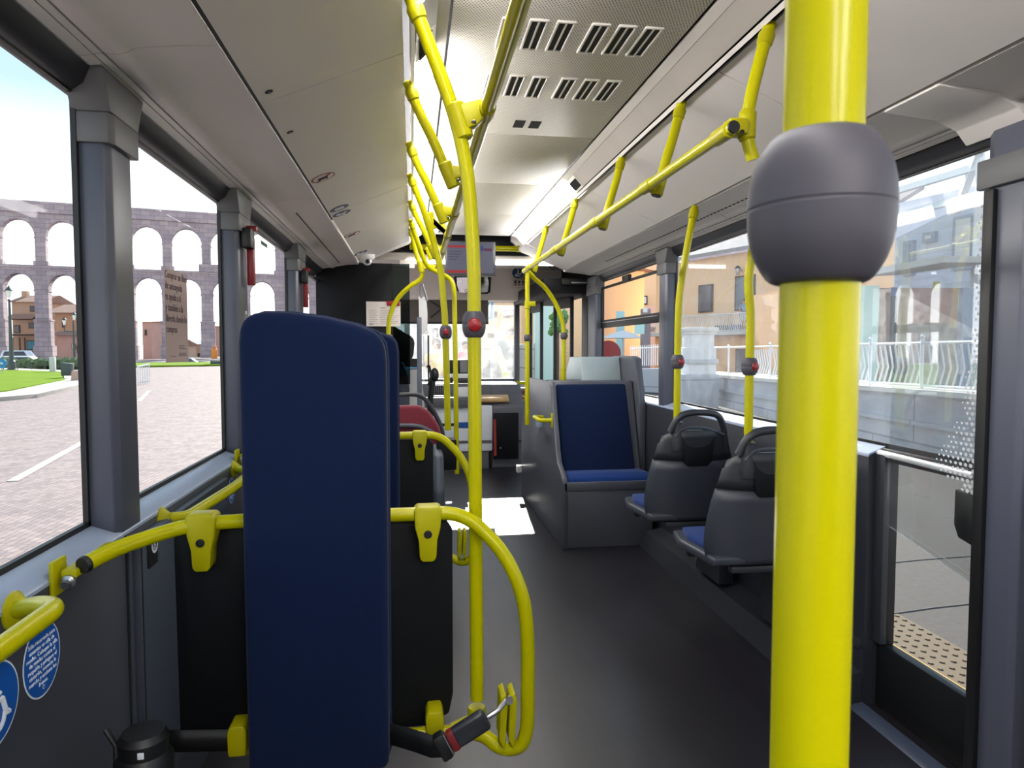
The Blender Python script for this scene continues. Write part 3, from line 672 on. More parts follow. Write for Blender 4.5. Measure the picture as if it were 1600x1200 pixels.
# ------------------------------------------------------------------ single seats on the right
def single_seat():
    t = thing('single_seat', 'nearer grey shell seat with blue cushion beside the door glass', 'seat', (1.33, 2.47, 0), 'single seats by the right window')
    X0, X1, Y0 = 1.13, 1.60, 2.47
    # back shell: stacked cross sections
    def half(z):     # half width
        ks = [(.45, .20), (.50, .222), (.60, .223), (.72, .200), (.80, .174), (.86, .158), (.92, .148)]
        for (a, b1), (c, d1) in zip(ks[:-1], ks[1:]):
            if z <= c: return b1+(d1-b1)*(z-a)/(c-a)
        return ks[-1][1]
    xc = (X0+X1)/2
    def yc(z): return Y0 + .05 - (z-.45)*.13
    rows = []
    zs = [.45, .47, .52, .58, .64, .70, .755]
    for z in zs:
        h = half(z); r = []
        for i in range(13):
            a = -1+2*i/12; r.append((xc+a*h, yc(z)+.055*abs(a)**3-(.03 if z < .47 else 0)*0, z))
        rows.append(r)
    m = MB(); m.grid(rows); o = obj('back_shell', m, SHELL, t, 60); sd = o.modifiers.new('thickness', 'SOLIDIFY'); sd.thickness = .022; sd.offset = 1
    rows = []
    for z in (.752, .79, .83, .865, .90):
        h = half(z); r = []
        for i in range(13):
            a = -1+2*i/12; r.append((xc+a*h, yc(z)-.003+.055*abs(a)**3, z-(.035*(abs(a)**4) if z > .86 else 0)))
        rows.append(r)
    m = MB(); m.grid(rows); o = obj('top_shell', m, SHELLD, t, 60); sd = o.modifiers.new('thickness', 'SOLIDIFY'); sd.thickness = .024; sd.offset = 1
    # recessed hand hold below the top edge and bright rim
    m = MB(); m.prism([(xc-.085, .865), (xc-.07, .745), (xc-.05, .725), (xc+.05, .725), (xc+.07, .745), (xc+.085, .865)], 'y', yc(.8)-.029, yc(.8)-.012, .003); obj('recess', m, BLKM, t)
    m = MB(); m.tube(spline([(xc-.115, yc(.88)-.012, .868), (xc-.075, yc(.9)-.012, .905), (xc+.02, yc(.9)-.012, .908), (xc+.085, yc(.9)-.012, .890), (xc+.135, yc(.88)-.002, .872)], 6), .008, 10); obj('rim', m, SHELL, t)
    # hoop handle
    m = MB(); m.tube(spline([(xc-.135, yc(.9)+.005, .89), (xc-.10, yc(.9)-.005, .955), (xc-.04, yc(.9)-.01, .982), (xc+.07, yc(.9)-.01, .978), (xc+.12, yc(.9), .945), (xc+.148, yc(.85)+.01, .86), (xc+.165, yc(.8)+.02, .78)], 6), [.016]*37, 12); obj('grab_handle', m, SHELLD, t)
    # sleeve for the pole
    m = MB(); m.lathe([(.030, .80), (.032, .84), (.027, .88), (.026, .93), (.0285, .932), (.0285, .938), (.019, .939)], (X0+.138, Y0, 0), (0, 0, 1), 22); obj('pole_sleeve', m, SHELLD, t)
    # pan and cushion
    pr = [(Y0+.04, .45), (Y0+.46, .44), (Y0+.475, .465), (Y0+.46, .485), (Y0+.30, .475), (Y0+.08, .50), (Y0+.04, .52)]
    m = MB(); m.prism([(X0+.02, Y0+.03), (X0-.012, Y0+.30), (X0+.02, Y0+.45), (X1-.02, Y0+.45), (X1, Y0+.30), (X1-.02, Y0+.03)], 'z', .445, .482, .012, 3); obj('seat_pan', m, SHELL, t, 60)
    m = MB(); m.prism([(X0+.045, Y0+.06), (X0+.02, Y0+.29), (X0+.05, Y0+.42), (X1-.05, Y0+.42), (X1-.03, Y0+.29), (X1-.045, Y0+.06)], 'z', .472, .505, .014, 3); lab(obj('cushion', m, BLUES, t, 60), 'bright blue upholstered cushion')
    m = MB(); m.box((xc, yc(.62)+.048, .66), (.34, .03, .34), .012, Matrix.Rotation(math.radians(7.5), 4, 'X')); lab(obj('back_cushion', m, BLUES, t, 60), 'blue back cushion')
    # bracket to the wall
    m = MB(); m.span((X0+.10, Y0+.03, .415), (1.61, Y0+.07, .44), .003); m.span((X0+.02, Y0+.26, .415), (1.61, Y0+.30, .44), .003); m.span((1.50, Y0+.02, .12), (1.58, Y0+.30, .42), .006); fr = obj('support_frame', m, DARKG, t)
    for x, y in ((X0+.05, .26), (X0+.07, .28)):
        m = MB(); m.tube([(x, Y0+y, .445), (x, Y0+y, .405)], .004, 8); obj('bolt', m, STEEL, fr)
    return t
s2 = single_seat()
copy_tree(s2, V((1.33, 2.47, 0))+V((-.01, .68, .005)), 'farther grey shell seat with hoop handle in front of the plinth bench')

# ------------------------------------------------------------------ plinth seat over the wheel arch
t = thing('plinth_bench', 'wide dark blue bench seat on a grey plinth over the wheel arch', 'seat', (1.28, 5.0, 0))
XL_, XR_ = .945, 1.553
m = MB(); m.span((XL_+.008, 4.295, .0), (XR_, 5.95, .42), .006); obj('plinth', m, BOXG, t)
m = MB(); m.span((XL_+.01, 4.285, .375), (XR_, 4.31, .432), .006); obj('seat_edge', m, BOXG, t)
side = [(4.285, 0), (4.285, .43), (4.30, .455), (4.36, .49), (4.45, .53), (4.50, .60), (4.68, 1.035), (4.72, 1.06), (5.62, 1.05), (5.75, .98), (5.95, .62), (5.98, .44), (5.98, 0)]
m = MB(); m.prism(side, 'x', XL_, XL_+.035, .006); obj('side_panel', m, BOXG, t)
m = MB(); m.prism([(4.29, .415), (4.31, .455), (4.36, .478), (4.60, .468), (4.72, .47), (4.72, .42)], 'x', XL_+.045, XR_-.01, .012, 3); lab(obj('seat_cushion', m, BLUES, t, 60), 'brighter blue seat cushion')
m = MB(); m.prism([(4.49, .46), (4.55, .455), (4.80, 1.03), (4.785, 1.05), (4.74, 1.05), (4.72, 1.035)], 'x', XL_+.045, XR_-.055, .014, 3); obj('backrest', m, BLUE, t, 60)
m = MB(); m.prism([(4.50, .44), (4.53, .44), (4.735, 1.06), (4.80, 1.065), (4.95, 1.06), (4.95, .42), (4.50, .42)], 'x', XL_+.03, XR_-.005, .006); obj('back_shell', m, BOXG, t)
m = MB(); m.prism([(5.0, .44), (5.0, 1.05), (5.06, 1.06), (5.16, 1.0), (5.3, .5), (5.9, .46), (5.9, .42)], 'x', XL_+.04, XR_-.02, .01); lab(obj('forward_seat', m, BLUE, t), 'blue seat facing forward behind the backrest')
m = MB(); m.tube(fillet([V((XL_, 4.62, .80)), V((XL_-.085, 4.63, .80)), V((XL_-.085, 4.88, .80)), V((XL_-.01, 4.93, .79))], .04), R*.9, 14); h_ = obj('side_handle', m, YEL, t)
m = MB(); m.box((XL_-.003, 4.615, .80), (.012, .035, .10), .004); obj('flange', m, YEL2, h_)
m = MB(); m.span((XL_-.03, 5.0, .70), (XL_+.01, 5.12, .78), .012); lab(obj('side_bracket', m, LEDGE, t), 'light grey bracket')
m = MB(); m.prism([(XL_-.045, 5.92), (XL_, 5.95), (XL_, 6.0), (XL_-.045, 6.0)], 'z', .2, .26, .003); obj('corner_lamp', m, WHITE, t)
# moulded locker between the bench and the window
t = thing('side_locker', 'pale grey moulded locker between the plinth bench and the window', 'locker', (1.56, 5.0, .4))
m = MB(); m.prism([(4.60, .44), (4.60, .92), (4.66, 1.10), (4.70, 1.225), (4.78, 1.24), (5.25, 1.235), (5.45, 1.05), (5.50, .44)], 'x', 1.556, 1.606, .01); obj('shell', m, BOXG, t)
m = MB(); m.prism([(5.0, 1.04), (5.06, 1.23), (5.42, 1.225), (5.62, 1.04)], 'x', 1.25, 1.553, .008); obj('headrest', m, pm('locker_pale', (.30, .36, .38, 1.0), .35), t)

# ------------------------------------------------------------------ red seat behind the far backrest
t = thing('priority_seat', 'red upholstered seat with grey hoop behind the far wheelchair backrest', 'seat', (-.16, 3.9, 0))
def A(px, py, y=3.9): return atY(px, py, y)
m = MB(); m.prism([(-.36, .42), (-.35, .90), (-.22, .965), (-.10, .975), (.03, .978), (.085, .945), (.145, .86), (.16, .78), (.16, .42)], 'y', 3.86, 3.93, .02, 3); obj('back_cushion', m, RED, t, 60)
m = MB(); m.prism([(-.42, .16), (-.42, .70), (.15, .70), (.17, .60), (.17, .16)], 'y', 3.93, 3.97, .01); obj('back_shell', m, SHELLD, t)
m = MB(); m.tube(spline([(-.35, 3.85, .855), (-.15, 3.845, .865), (.0, 3.845, .865), (.07, 3.845, .845), (.16, 3.85, .785)], 6), .014, 10); obj('back_band', m, SHELL, t)
m = MB(); m.tube(spline([(-.28, 3.9, .95), (-.20, 3.9, 1.015), (-.07, 3.9, 1.034), (.02, 3.9, 1.034), (.07, 3.9, 1.005), (.125, 3.9, .92), (.16, 3.9, .83), (.165, 3.9, .76)], 6), .013, 10); obj('hoop', m, SHELLD, t)
m = MB(); m.span((-.42, 3.42, .40), (.12, 3.88, .47), .03); obj('seat_cushion', m, RED, t, 60)
m = MB(); m.span((-.40, 3.45, .0), (.08, 3.9, .38), .01); obj('pedestal', m, DARKG, t)
m = MB(); m.prism([(3.25, .35), (3.25, .62), (3.34, .78), (3.60, .80), (3.66, .62), (3.66, .30)], 'x', .09, .145, .02, 3); obj('side_panel', m, WALLB, t, 60)
m = MB(); m.span((.115, 3.46, .68), (.215, 3.56, .835), .006); obj('pole_block', m, BLKM, t)
m = MB(); m.tube([(-.40, 4.0, .93), (-.10, 4.0, .92)], R, 12); obj('handle', m, YEL, t)

# ------------------------------------------------------------------ stickers and signs inside
INK = pm('ink_dark', (.03, .03, .04, 1.0), .6)
def wheelchair_mark(parent, c, xd, yd, s, m, name='symbol'):
    X, Y_ = V(xd).normalized(), V(yd).normalized(); N = X.cross(Y_)
    def q(u, v): return V(c)+X*u*s+Y_*v*s+N*.001
    mb = MB(); w = .07*s
    arc = [q(-.02+.36*math.cos(a), -.28+.36*math.sin(a)) for a in [math.radians(150+i*13) for i in range(17)]]
    mb.tube(arc, w*.75, 6)
    mb.tube([q(-.10, .45), q(-.08, .05), q(.26, .05), q(.40, -.38), q(.52, -.38)], w, 6)
    mb.tube([q(-.09, .22), q(.2, .22)], w*.8, 6)
    mb.lathe([(.10*s, -.0005), (.10*s, .0005), (0, .0005)], q(-.12, .66), N, 14)
    return obj(name, mb, m, parent)
def oval(label, c, N, upv, r, sx, sy, cat='sticker', group=None, rim=STWHITE, fill=STBLUE):
    t = thing('sticker', label, cat, tuple(c), group)
    m = MB(); m.disc(V(c), N, r, upv, sx, sy, 40, 0, .0006); obj('backing', m, rim, t)
    m = MB(); m.disc(V(c)+V(N)*.0006, N, r*.955, upv, sx, sy, 40, 0, .0004); obj('face', m, fill, t)
    return t
NX, UZ, PYv = V((1, 0, 0)), V((0, 0, 1)), V((0, 1, 0))
TXT = 'Sólo reservado para\nusuarios en silla de\nruedas. Coloque la silla\nde ruedas contra el\nrespaldo y póngase el\ncinturón, conecte la\nmarcha y accione los\nfrenos.'
def pair(y, z, l1, l2, sc=1.0, dy=.135, dz=.012):
    c = V((-.6993, y, z)); t = oval(l1, c, NX, UZ, .062*sc, 1, 1)
    wheelchair_mark(t, c+V((.0008, 0, 0)), PYv, UZ, .062*sc, STWHITE)
    c = V((-.6993, y+dy*sc, z+dz)); t = oval(l2, c, NX, UZ, .061*sc, .92, 1.0)
    lettering(TXT, c+V((.0012, 0, .030*sc)), PYv, UZ, .0100*sc, STWHITE, t, align='CENTER')
    m = MB(); m.disc(c+V((.0012, .0, -.046*sc)), NX, .004, UZ, inner=.003, t=.0003); obj('logo', m, STWHITE, t)
pair(1.235, .700, 'round blue wheelchair sign low on the left wall at the photo edge', 'round blue sticker with white Spanish sentences low on the left wall', 1.17, .13, .011)
pair(2.66, .735, 'blue wheelchair sticker on the left wall beyond the yellow handrail', 'blue text sticker on the left wall against the near backrest', .8)
# small socket sign and stickers near the first backrest
q = atX(237, 858, -.672)
t = thing('usb_socket', 'small black socket plate with a white ring on the left wall', 'socket', (-.6715, q.y, q.z))
m = MB(); m.box((-.6695, q.y, q.z), (.004, .062, .085), .002); obj('plate', m, BLK, t)
m = MB(); m.disc((-.6672, q.y+.008, q.z+.012), NX, .022, UZ, inner=.015, sy=1.1); obj('ring', m, STWHITE, t)
m = MB(); m.disc((-.6672, q.y+.008, q.z+.018), NX, .007, UZ, inner=.004); m.disc((-.6672, q.y+.008, q.z+.005), NX, .007, UZ, inner=.004); obj('icon', m, STWHITE, t)
c = V((-.6713, 2.20, .765)); t = oval('blue sticker half hidden behind the near yellow frame tube', c, NX, UZ, .045, 1, 1)
# poster on the second left window
q0 = V((-.764, atX(259, 495, -.764).y, 1.285)); q1 = atX(294, 495, -.764)
y0, y1 = q0.y, q1.y; zt, zb = atX(259, 418, -.764).z, atX(259, 567, -.764).z
t = thing('poster', 'tall pinkish paper poster with Spanish text on the second left window', 'poster', (-.764, (y0+y1)/2, zb))
KRAFT = pm('kraft_paper', (.40, .30, .28, 1.0), .8)
m = MB(); m.span((-.7668, y0, zb), (-.7660, y1, zt)); obj('sheet', m, KRAFT, t)
PINK = pm('poster_ink', (.10, .06, .08, 1.0), .7)
wd = y1-y0
lettering('Comprar un libro\nde autoayuda\nte ayuda a ti\ny también a la\nlibrería donde lo\ncompras', (-.7655, y0+.03*wd, zt-.030), V((0, .86, 0)), UZ, .0345, PINK, t)
m = MB()
for i, (a, b_, z) in enumerate(((.55, .85, .105), (.55, .80, .095), (.58, .9, .085), (.55, .9, .055), (.55, .9, .047), (.55, .9, .039), (.2, .42, .036))): m.span((-.7657, y0+a*wd, zb+z*.5), (-.7655, y0+b_*wd, zb+z*.5+.0022))
obj('small_print', m, PINK, t)
# emergency hammers on the pillars
def hammer(y, z, label, s=1.0):
    t = thing('emergency_hammer', label, 'hammer', (-.70, y, z))
    m = MB(); m.span((-.695, y-.02, z-.02), (-.655, y+.05, z+.06*s), .006); obj('holder', m, BLK, t)
    m = MB(); m.tube([(-.668, y+.052, z-.03), (-.668, y+.052, z+.05*s)], .008, 10); m.span((-.69, y+.04, z+.055*s), (-.645, y+.066, z+.078*s), .005); obj('hammer', m, REDP, t)
    m = MB(); m.span((-.688, y+.045, z-.17*s), (-.660, y+.075, z+.03*s), .003); lab(obj('red_plate', m, REDP, t), 'red plastic plate')
    return t
hammer(3.00, atY(378, 368, 3.0).z-.03, 'red emergency hammer in black holder on the second left pillar')
hammer(4.50, atY(476, 432, 4.5).z-.02, 'red emergency hammer in black holder on the third left pillar')
t = thing('pillar_label', 'small white pictogram label under the nearer red hammer', 'label', (-.699, 3.06, 1.43))
m = MB(); m.span((-.6995, 3.045, 1.405), (-.6985, 3.075, 1.455)); obj('plate', m, STWHITE, t); m = MB(); m.span((-.6988, 3.052, 1.415), (-.698, 3.068, 1.44)); obj('pictogram', m, INK, t)
t = thing('exit_sign', 'small dark green sign stuck at the top of the third left window', 'sign', (-.765, 3.9, 1.7))
qa, qb = atX(408, 377, -.764), atX(418, 388, -.764); m = MB(); m.span((-.766, qa.y, qb.z), (-.7645, qb.y, qa.z+.006)); obj('plate', m, pm('sign_green', (.01, .08, .05, 1.0), .5), t)
# stickers on the left sloping ceiling panel
sl_d = V((.393, 0, .162)).normalized(); sl_n = V((.162, 0, -.393)).normalized()
def onpanel(px, py):
    d = ray(px, py); p0 = V((-.413, 0, 1.9755)); u = (p0-EYE).dot(sl_n)/d.dot(sl_n); return EYE+d*u+sl_n*.001
def csticker(px, py, r, label, rim, fill, mark):
    c = onpanel(px, py); t = thing('ceiling_sticker', label, 'sticker', tuple(c), 'round stickers along the left ceiling')
    m = MB(); m.disc(c, sl_n, r, PYv, t=.0005); obj('backing', m, rim, t)
    m = MB(); m.disc(c+sl_n*.0005, sl_n, r*.86, PYv, t=.0004); obj('face', m, fill, t)
    X = sl_d; Y_ = PYv; mb = MB()
    def q(u, v): return c+X*u*r+Y_*v*r+sl_n*.0012
    if mark == 'no':
        mb.tube([q(-.6, .6), q(.6, -.6)], r*.07, 6); o = obj('bar', mb, rim, t); mb = MB()
        mb.tube([q(-.45, -.1), q(.35, -.1)], r*.10, 6); mb.tube([q(-.35, .1), q(.25, .1), q(.25, .35)], r*.08, 6); obj('pictogram', mb, INK, t)
    elif mark == 'person':
        mb.tube([q(-.35, .35), q(-.1, -.1), q(.3, -.1), q(.45, -.5)], r*.12, 6); mb.tube([q(.0, .45), q(.3, .45)], r*.12, 6); mb.tube([q(-.55, -.2), q(-.3, -.5)], r*.14, 6); obj('pictogram', mb, STWHITE, t)
    else:
        for v in (.35, .1, -.15, -.4): mb.tube([q(-.55+abs(v)*.3, v), q(.55-abs(v)*.3, v)], r*.05, 6)
        obj('pictogram', mb, STWHITE, t)
SRED = pm('sticker_red', (.25, .02, .02, 1.0), .5); SGREY = pm('sticker_greyblue', (.10, .11, .18, 1.0), .5); SNAVY = pm('sticker_navy', (.01, .012, .04, 1.0), .5)
csticker(505, 277, .052, 'red-ringed prohibition sticker nearest on the left ceiling panel', SRED, CEIL, 'no')
csticker(530, 325, .050, 'grey-blue text sticker, farther one of the touching pair on the ceiling', SGREY, SGREY, 'text')
csticker(534, 333, .050, 'grey-blue person sticker, nearer one of the touching pair on the ceiling', SGREY, SGREY, 'person')
csticker(550, 366, .052, 'thin red-ringed prohibition sticker beyond the grey-blue pair on the ceiling', SRED, CEIL, 'no')
csticker(563.5, 395, .052, 'dark navy round ceiling sticker closest to the white camera dome', SNAVY, SNAVY, 'person')
for i, (px, py, l) in enumerate(((420, 143, 'tiny round latch nearest on the left ceiling panel'), (453, 206, 'tiny round latch just past the first ceiling seam'))):
    c = onpanel(px, py); t = thing('panel_latch', l, 'latch', tuple(c)); m = MB(); m.disc(c, sl_n, .011, PYv); obj('rim', m, SEAM, t); m = MB(); m.disc(c+sl_n*.0007, sl_n, .006, PYv); obj('key_slot', m, CHROME, t)
# camera dome
c = atY(573, 404, 5.40)
t = thing('camera_dome', 'small white security camera dome at the front of the left ceiling', 'camera', tuple(c))
m = MB(); m.lathe([(.062, .045), (.062, .02), (.056, .008), (.045, 0)], c-V((0, 0, .012)), (0, -.1, 1), 20); obj('base', m, WHITE, t)
m = MB(); m.ball(c+V((.004, -.015, -.018)), .036, 3); d_ = obj('housing', m, WHITE, t); m = MB(); m.ball(c+V((.010, -.044, -.026)), .018, 2); obj('lens', m, BLK, d_)
# vent louvre line in both coves
for s_, l in ((0, 'dotted row of vent holes in the left cove panel'), (1, 'dotted row of vent holes in the right cove panel')):
    t = thing('vent_row', l, 'vent', ((-.572, 4.0, 1.958) if s_ == 0 else (XM+.572, 3.9, 1.958)))
    n = 46 if s_ == 0 else 60; h0 = None
    ya, yb = (3.55, 5.6) if s_ == 0 else (2.75, 5.2)
    for i in range(n):
        y = ya+(yb-ya)*i/n
        x = -.562
        if h0 is None:
            m = MB(); m.box((x if s_ == 0 else XM-x, y, 1.9598), (.006, (yb-ya)/n*.55, .003)); h0 = obj('hole', m, SEAM, t)
        else:
            c_ = h0.copy(); COL.objects.link(c_); c_.parent = t; c_.location = (0, y-ya, 0)

# ------------------------------------------------------------------ front of the bus
# front header over windscreen and black recess behind the ceiling end
m = MB()
m.prism([(6.02, 2.115), (6.03, 2.05), (6.10, 2.055), (7.72, 2.185), (7.86, 1.84), (8.25, 1.84), (8.25, 2.32), (6.35, 2.32), (6.30, 2.115)], 'x', -.78, 1.69, .006)
hd = struct('trim_%d' % k, m, BEIGE); k += 1
m = MB(); m.span((-.05, 6.02, 2.030), (1.25, 6.10, 2.056), .004); obj('light_bar', m, emis('front_lamp', (1, .98, .94), 4.0), hd)
m = MB(); m.prism([(-.12, 2.32), (-.16, 2.18), (-.06, 2.125), (.10, 2.10), (1.02, 2.10), (1.12, 2.15), (1.16, 2.21), (1.05, 2.32)], 'y', 5.995, 6.02, .004); lab(obj('recess_panel', m, BLKM, hd), 'black recessed panel')
# wedges closing the gap between the sloping ceiling and the header
for s_ in (0, 1):
    m = MB(); pr = [(-.79, 1.95), (-.66, 1.942), (-.42, 1.985), (-.02, 2.15), (.06, 2.22), (.06, 2.31), (-.79, 2.31)]
    if s_ == 0: m.prism(pr, 'y', 5.66, 5.78, .004)
    else: m.prism(MX(pr), 'y', 5.95, 6.02, .004)
    struct('trim_%d' % k, m, BEIGE); k += 1
m = MB(); m.prism([(XM+.42-.0, 1.976), (XM-.0, 2.139), (XM-.0, 2.16), (XM+.42, 1.99)], 'y', 5.56, 5.97); m.prism([(XM+.664, 1.945), (XM+.60, 1.957), (XM+.428, 1.973), (XM+.42, 1.99), (XM+.66, 1.96)], 'y', 5.95, 6.05); struct('trim_%d' % k, m, CEIL); k += 1
t = thing('cross_rail', 'short yellow bar across the black recess above the screen', 'handrail', (.78, 5.96, 2.16))
m = MB(); m.tube([(-.02, 5.955, 2.155), (1.0, 5.955, 2.155)], .024, 16); obj('tube', m, YEL, t)
m = MB(); m.tube([(.90, 5.955, 2.155), (.902, 5.955, 2.155), (1.0, 5.955, 2.155)], [.025, .028, .028], 16); obj('collar', m, YEL2, t)
# passenger screen
p0, p1 = atY(696, 376, 5.6), atY(774.5, 431, 5.6)
t = thing('passenger_screen', 'grey information screen with red bars hanging at the front of the ceiling', 'screen', ((p0.x+p1.x)/2, 5.65, p1.z))
m = MB(); m.span((p0.x, 5.605, p1.z), (p1.x, 5.69, p0.z), .008); obj('housing', m, DARKG, t)
w, h = p1.x-p0.x, p0.z-p1.z
def scr(u0, v0, u1, v1, mat, name, par, dy=.0012):
    m = MB(); m.span((p0.x+w*u0, 5.605-dy, p0.z-h*v1), (p0.x+w*u1, 5.6045, p0.z-h*v0)); return obj(name, m, mat, par)
sc = scr(.03, .04, .95, .93, emis('screen_grey', (.04, .042, .06), .5), 'display', t)
SR = emis('screen_red', (.14, .006, .010), .5)
scr(.03, .13, .66, .19, SR, 'header_bar', sc, .002); scr(.03, .85, .72, .925, SR, 'footer_bar', sc, .002); scr(.76, .20, .93, .28, emis('screen_plum', (.07, .012, .04), .12), 'title_block', sc, .002); scr(.71, .13, .745, .29, emis('screen_blue', (.006, .02, .16), .15), 'logo', sc, .002)
for i in range(4): scr(.06, .30+i*.075, .32-.03*i, .318+i*.075, emis('screen_text', (.02, .023, .04), .1), 'text_line', sc, .002)
m = MB(); m.span((p0.x+w*.4, 5.64, p0.z-.01), (p0.x+w*.6, 5.68, 2.24), .004); obj('bracket', m, DARKG, t)
# round sign and small notice on the header
c = atY(808, 427, 7.70); nrm = V((0, -.16, -.99)); nrm = V((0, -1, 0))
t = thing('sticker', 'round blue sign with a white figure on the front header', 'sticker', tuple(c))
m = MB(); m.disc(c+V((0, -.02, 0)), nrm, .060, UZ, t=.05); obj('face', m, pm('sign_navy', (.01, .045, .13, 1.0), .5), t)
m = MB(); m.tube([c+V((0, -.072, .037)), c+V((0, -.072, -.01)), c+V((-.032, -.072, -.03))], .007, 6); m.tube([c+V((0, -.072, -.01)), c+V((.026, -.072, -.02)), c+V((.035, -.072, 0))], .007, 6); m.tube([c+V((-.03, -.072, -.037)), c+V((.024, -.072, -.037))], .007, 6); obj('figure', m, STWHITE, t)
c = atY(810, 443, 7.72)
t = thing('notice', 'small cream notice with three pictograms below the round blue sign', 'notice', tuple(c))
m = MB(); m.span((c.x-.070, 7.66, c.z-.038), (c.x+.074, 7.80, c.z+.038)); obj('plate', m, PAPER, t)
for i in (-1, 0, 1):
    m = MB(); m.span((c.x+i*.043-.012, 7.656, c.z-.004), (c.x+i*.043+.012, 7.6605, c.z+.026)); obj('pictogram', m, INK, t)
    m = MB(); m.span((c.x+i*.043-.014, 7.656, c.z-.026), (c.x+i*.043+.014, 7.6605, c.z-.016)); obj('caption', m, INK, t)
# inside mirror showing the driver
mc = atY(739, 444.5, 7.45)
t = thing('interior_mirror', 'black-framed rear-view mirror under the front screen', 'mirror', tuple(mc))
N_ = ((EYE-mc).normalized()+(V((-.02, 6.60, 1.20))-mc).normalized()).normalized()
def mq(u, v, o=0):
    X = V((.91, -.35, 0)).normalized(); Y_ = X.cross(N_); Y_ = Y_ if Y_.z > 0 else -Y_; return mc+X*u+Y_*v+N_*o
mp_ = [(-.19, .092), (.18, .097), (.195, .075), (.168, -.086), (.14, -.10), (-.07, -.092), (-.175, -.065), (-.195, .065)]
m = MB(); m.quadprism([mq(u*1.06, v*1.10, -.002) for u, v in mp_], -N_*.03); obj('frame', m, BLK, t)
m = MB(); rows = []
for i in range(13):
    v = -1+i/6; r_ = []
    for j in range(17):
        u = -1+j/8; uu = u*(.178-.012*abs(v)+.006*v) ; vv = v*(.088-.006*u*u)
        r_.append(mq(uu, vv, .034-(uu*uu+vv*vv)/(2*.60)))
    rows.append(r_)
m.grid(rows); obj('glass', m, pm('mirror_silver', (.86, .9, .92, 1.0), .01, metal=1), t, 180)
m = MB(); m.tube([mq(0, .05, -.03), mc+V((.02, .30, .10))], .012, 8); obj('arm', m, BLK, t)
# windscreen, sun shade, dashboard
m = MB(); m.span((-.78, 8.16, .80), (1.25, 8.20, .93), .01); m.span((-.78, 8.16, .90), (-.70, 8.20, 1.87)); m.span((1.20, 8.12, 0), (1.262, 8.20, 1.87), .01); m.span((-.78, 8.16, 1.84), (1.25, 8.20, 1.90))
ws = struct('window_%d' % wi, m, PIL); wi += 1
m = MB(); m.span((-.70, 8.178, .93), (1.20, 8.182, 1.85)); obj('pane', m, glass('windscreen_glass', (.98, .985, .985), .2, veil=.10), ws)  # whitish layer added to haze the view ahead
m = MB(); m.span((-.80, 8.2, -.06), (1.26, 8.26, .85)); struct('wall_front', m, DARKG)
pa, pb = atY(650, 466, 7.9), atY(763, 505, 7.9)
t = thing('sun_blind', 'brown-grey roller sun blind over the top of the windscreen', 'blind', (.3, 7.9, pb.z))
m = MB(); m.span((pa.x-.55, 7.90, pb.z), (pb.x, 7.906, pa.z)); obj('fabric', m, pm('blind_cloth', (.13, .11, .10, 1.0), .8), t)
m = MB(); m.tube([(pa.x-.55, 7.9, pb.z), (pb.x, 7.9, pb.z)], .012, 8); obj('hem_bar', m, DARKG, t)
m = MB(); m.tube([atY(672, 470, 7.89), atY(690, 482, 7.89)], .008, 6); m.tube([atY(690, 482, 7.89), atY(673, 496, 7.89)], .008, 6); obj('arm', m, DARKG, t)
m = MB(); m.prism([(7.35, .0), (7.35, .28), (7.30, .30), (7.30, .66), (7.42, .80), (7.55, .895), (8.15, .90), (8.15, 0)], 'x', .84, 1.18, .01); m.prism([(7.30, .70), (7.42, .80), (7.55, .895), (7.62, .895), (7.62, .70)], 'x', .64, .84, .004); dsh = thing('dashboard', 'dark grey dashboard with wooden strip below the windscreen', 'dashboard', (.5, 7.7, 0)); obj('right_section', m, DASH, dsh)
m = MB(); m.prism([(7.45, .62), (7.45, .80), (7.62, .905), (8.15, .90), (8.15, .0), (7.6, 0), (7.6, .62)], 'x', -.72, .84, .01); obj('left_section', m, DASH, dsh)
m = MB(); m.prism([(7.285, .715), (7.275, .735), (7.40, .79), (7.41, .77)], 'x', .64, 1.02, .003); lab(obj('trim_strip', m, pm('wood_trim', (.52, .33, .14, 1.0), .35), dsh), 'light wooden strip')
m = MB(); m.span((.845, 7.285, .10), (1.12, 7.30, .60), .004); lab(obj('open_bay', m, BLKM, dsh), 'black open bay')
m = MB(); m.tube([atY(774, 712, 7.25), atY(773, 655, 7.25)], .014, 8); lab(obj('red_bar', m, pm('bar_red', (.35, .03, .02, 1.0), .4), dsh), 'red vertical bar'); m = MB(); m.tube([atY(781, 700, 7.26), atY(783, 700, 7.26)], .01, 8); obj('knob', m, STEEL, dsh)
# cab counter and ticket machine
t = thing('cab_counter', 'white driver cab door and counter behind the central poles', 'counter', (.45, 6.8, 0))
def bx(px0, py0, px1, py1, y, dpt, mat, name, par, bev=.006):
    a, c = atY(px0, py0, y), atY(px1, py1, y); m = MB(); m.span((a.x, y, c.z), (c.x, y+dpt, a.z), bev); return obj(name, m, mat, par)
bx(660, 634, 770, 705, 7.30, .10, CABW, 'door_panel', t, .02); bx(655, 705, 764, 742, 7.33, .08, DASH, 'lower_panel', t)
bx(668, 662, 742, 665, 7.292, .01, BLK, 'seam', t, 0); bx(715, 660, 734, 668, 7.288, .012, STBLUE, 'badge', t, 0); bx(655, 690, 768, 692, 7.293, .01, DASH, 'seam', t, 0)
bx(655, 622, 745, 636, 7.24, .17, DASH, 'counter_top', t)
t = thing('ticket_machine', 'white ticket machine with black monitor beside the driver', 'ticket machine', tuple(atY(725, 622, 7.45)))
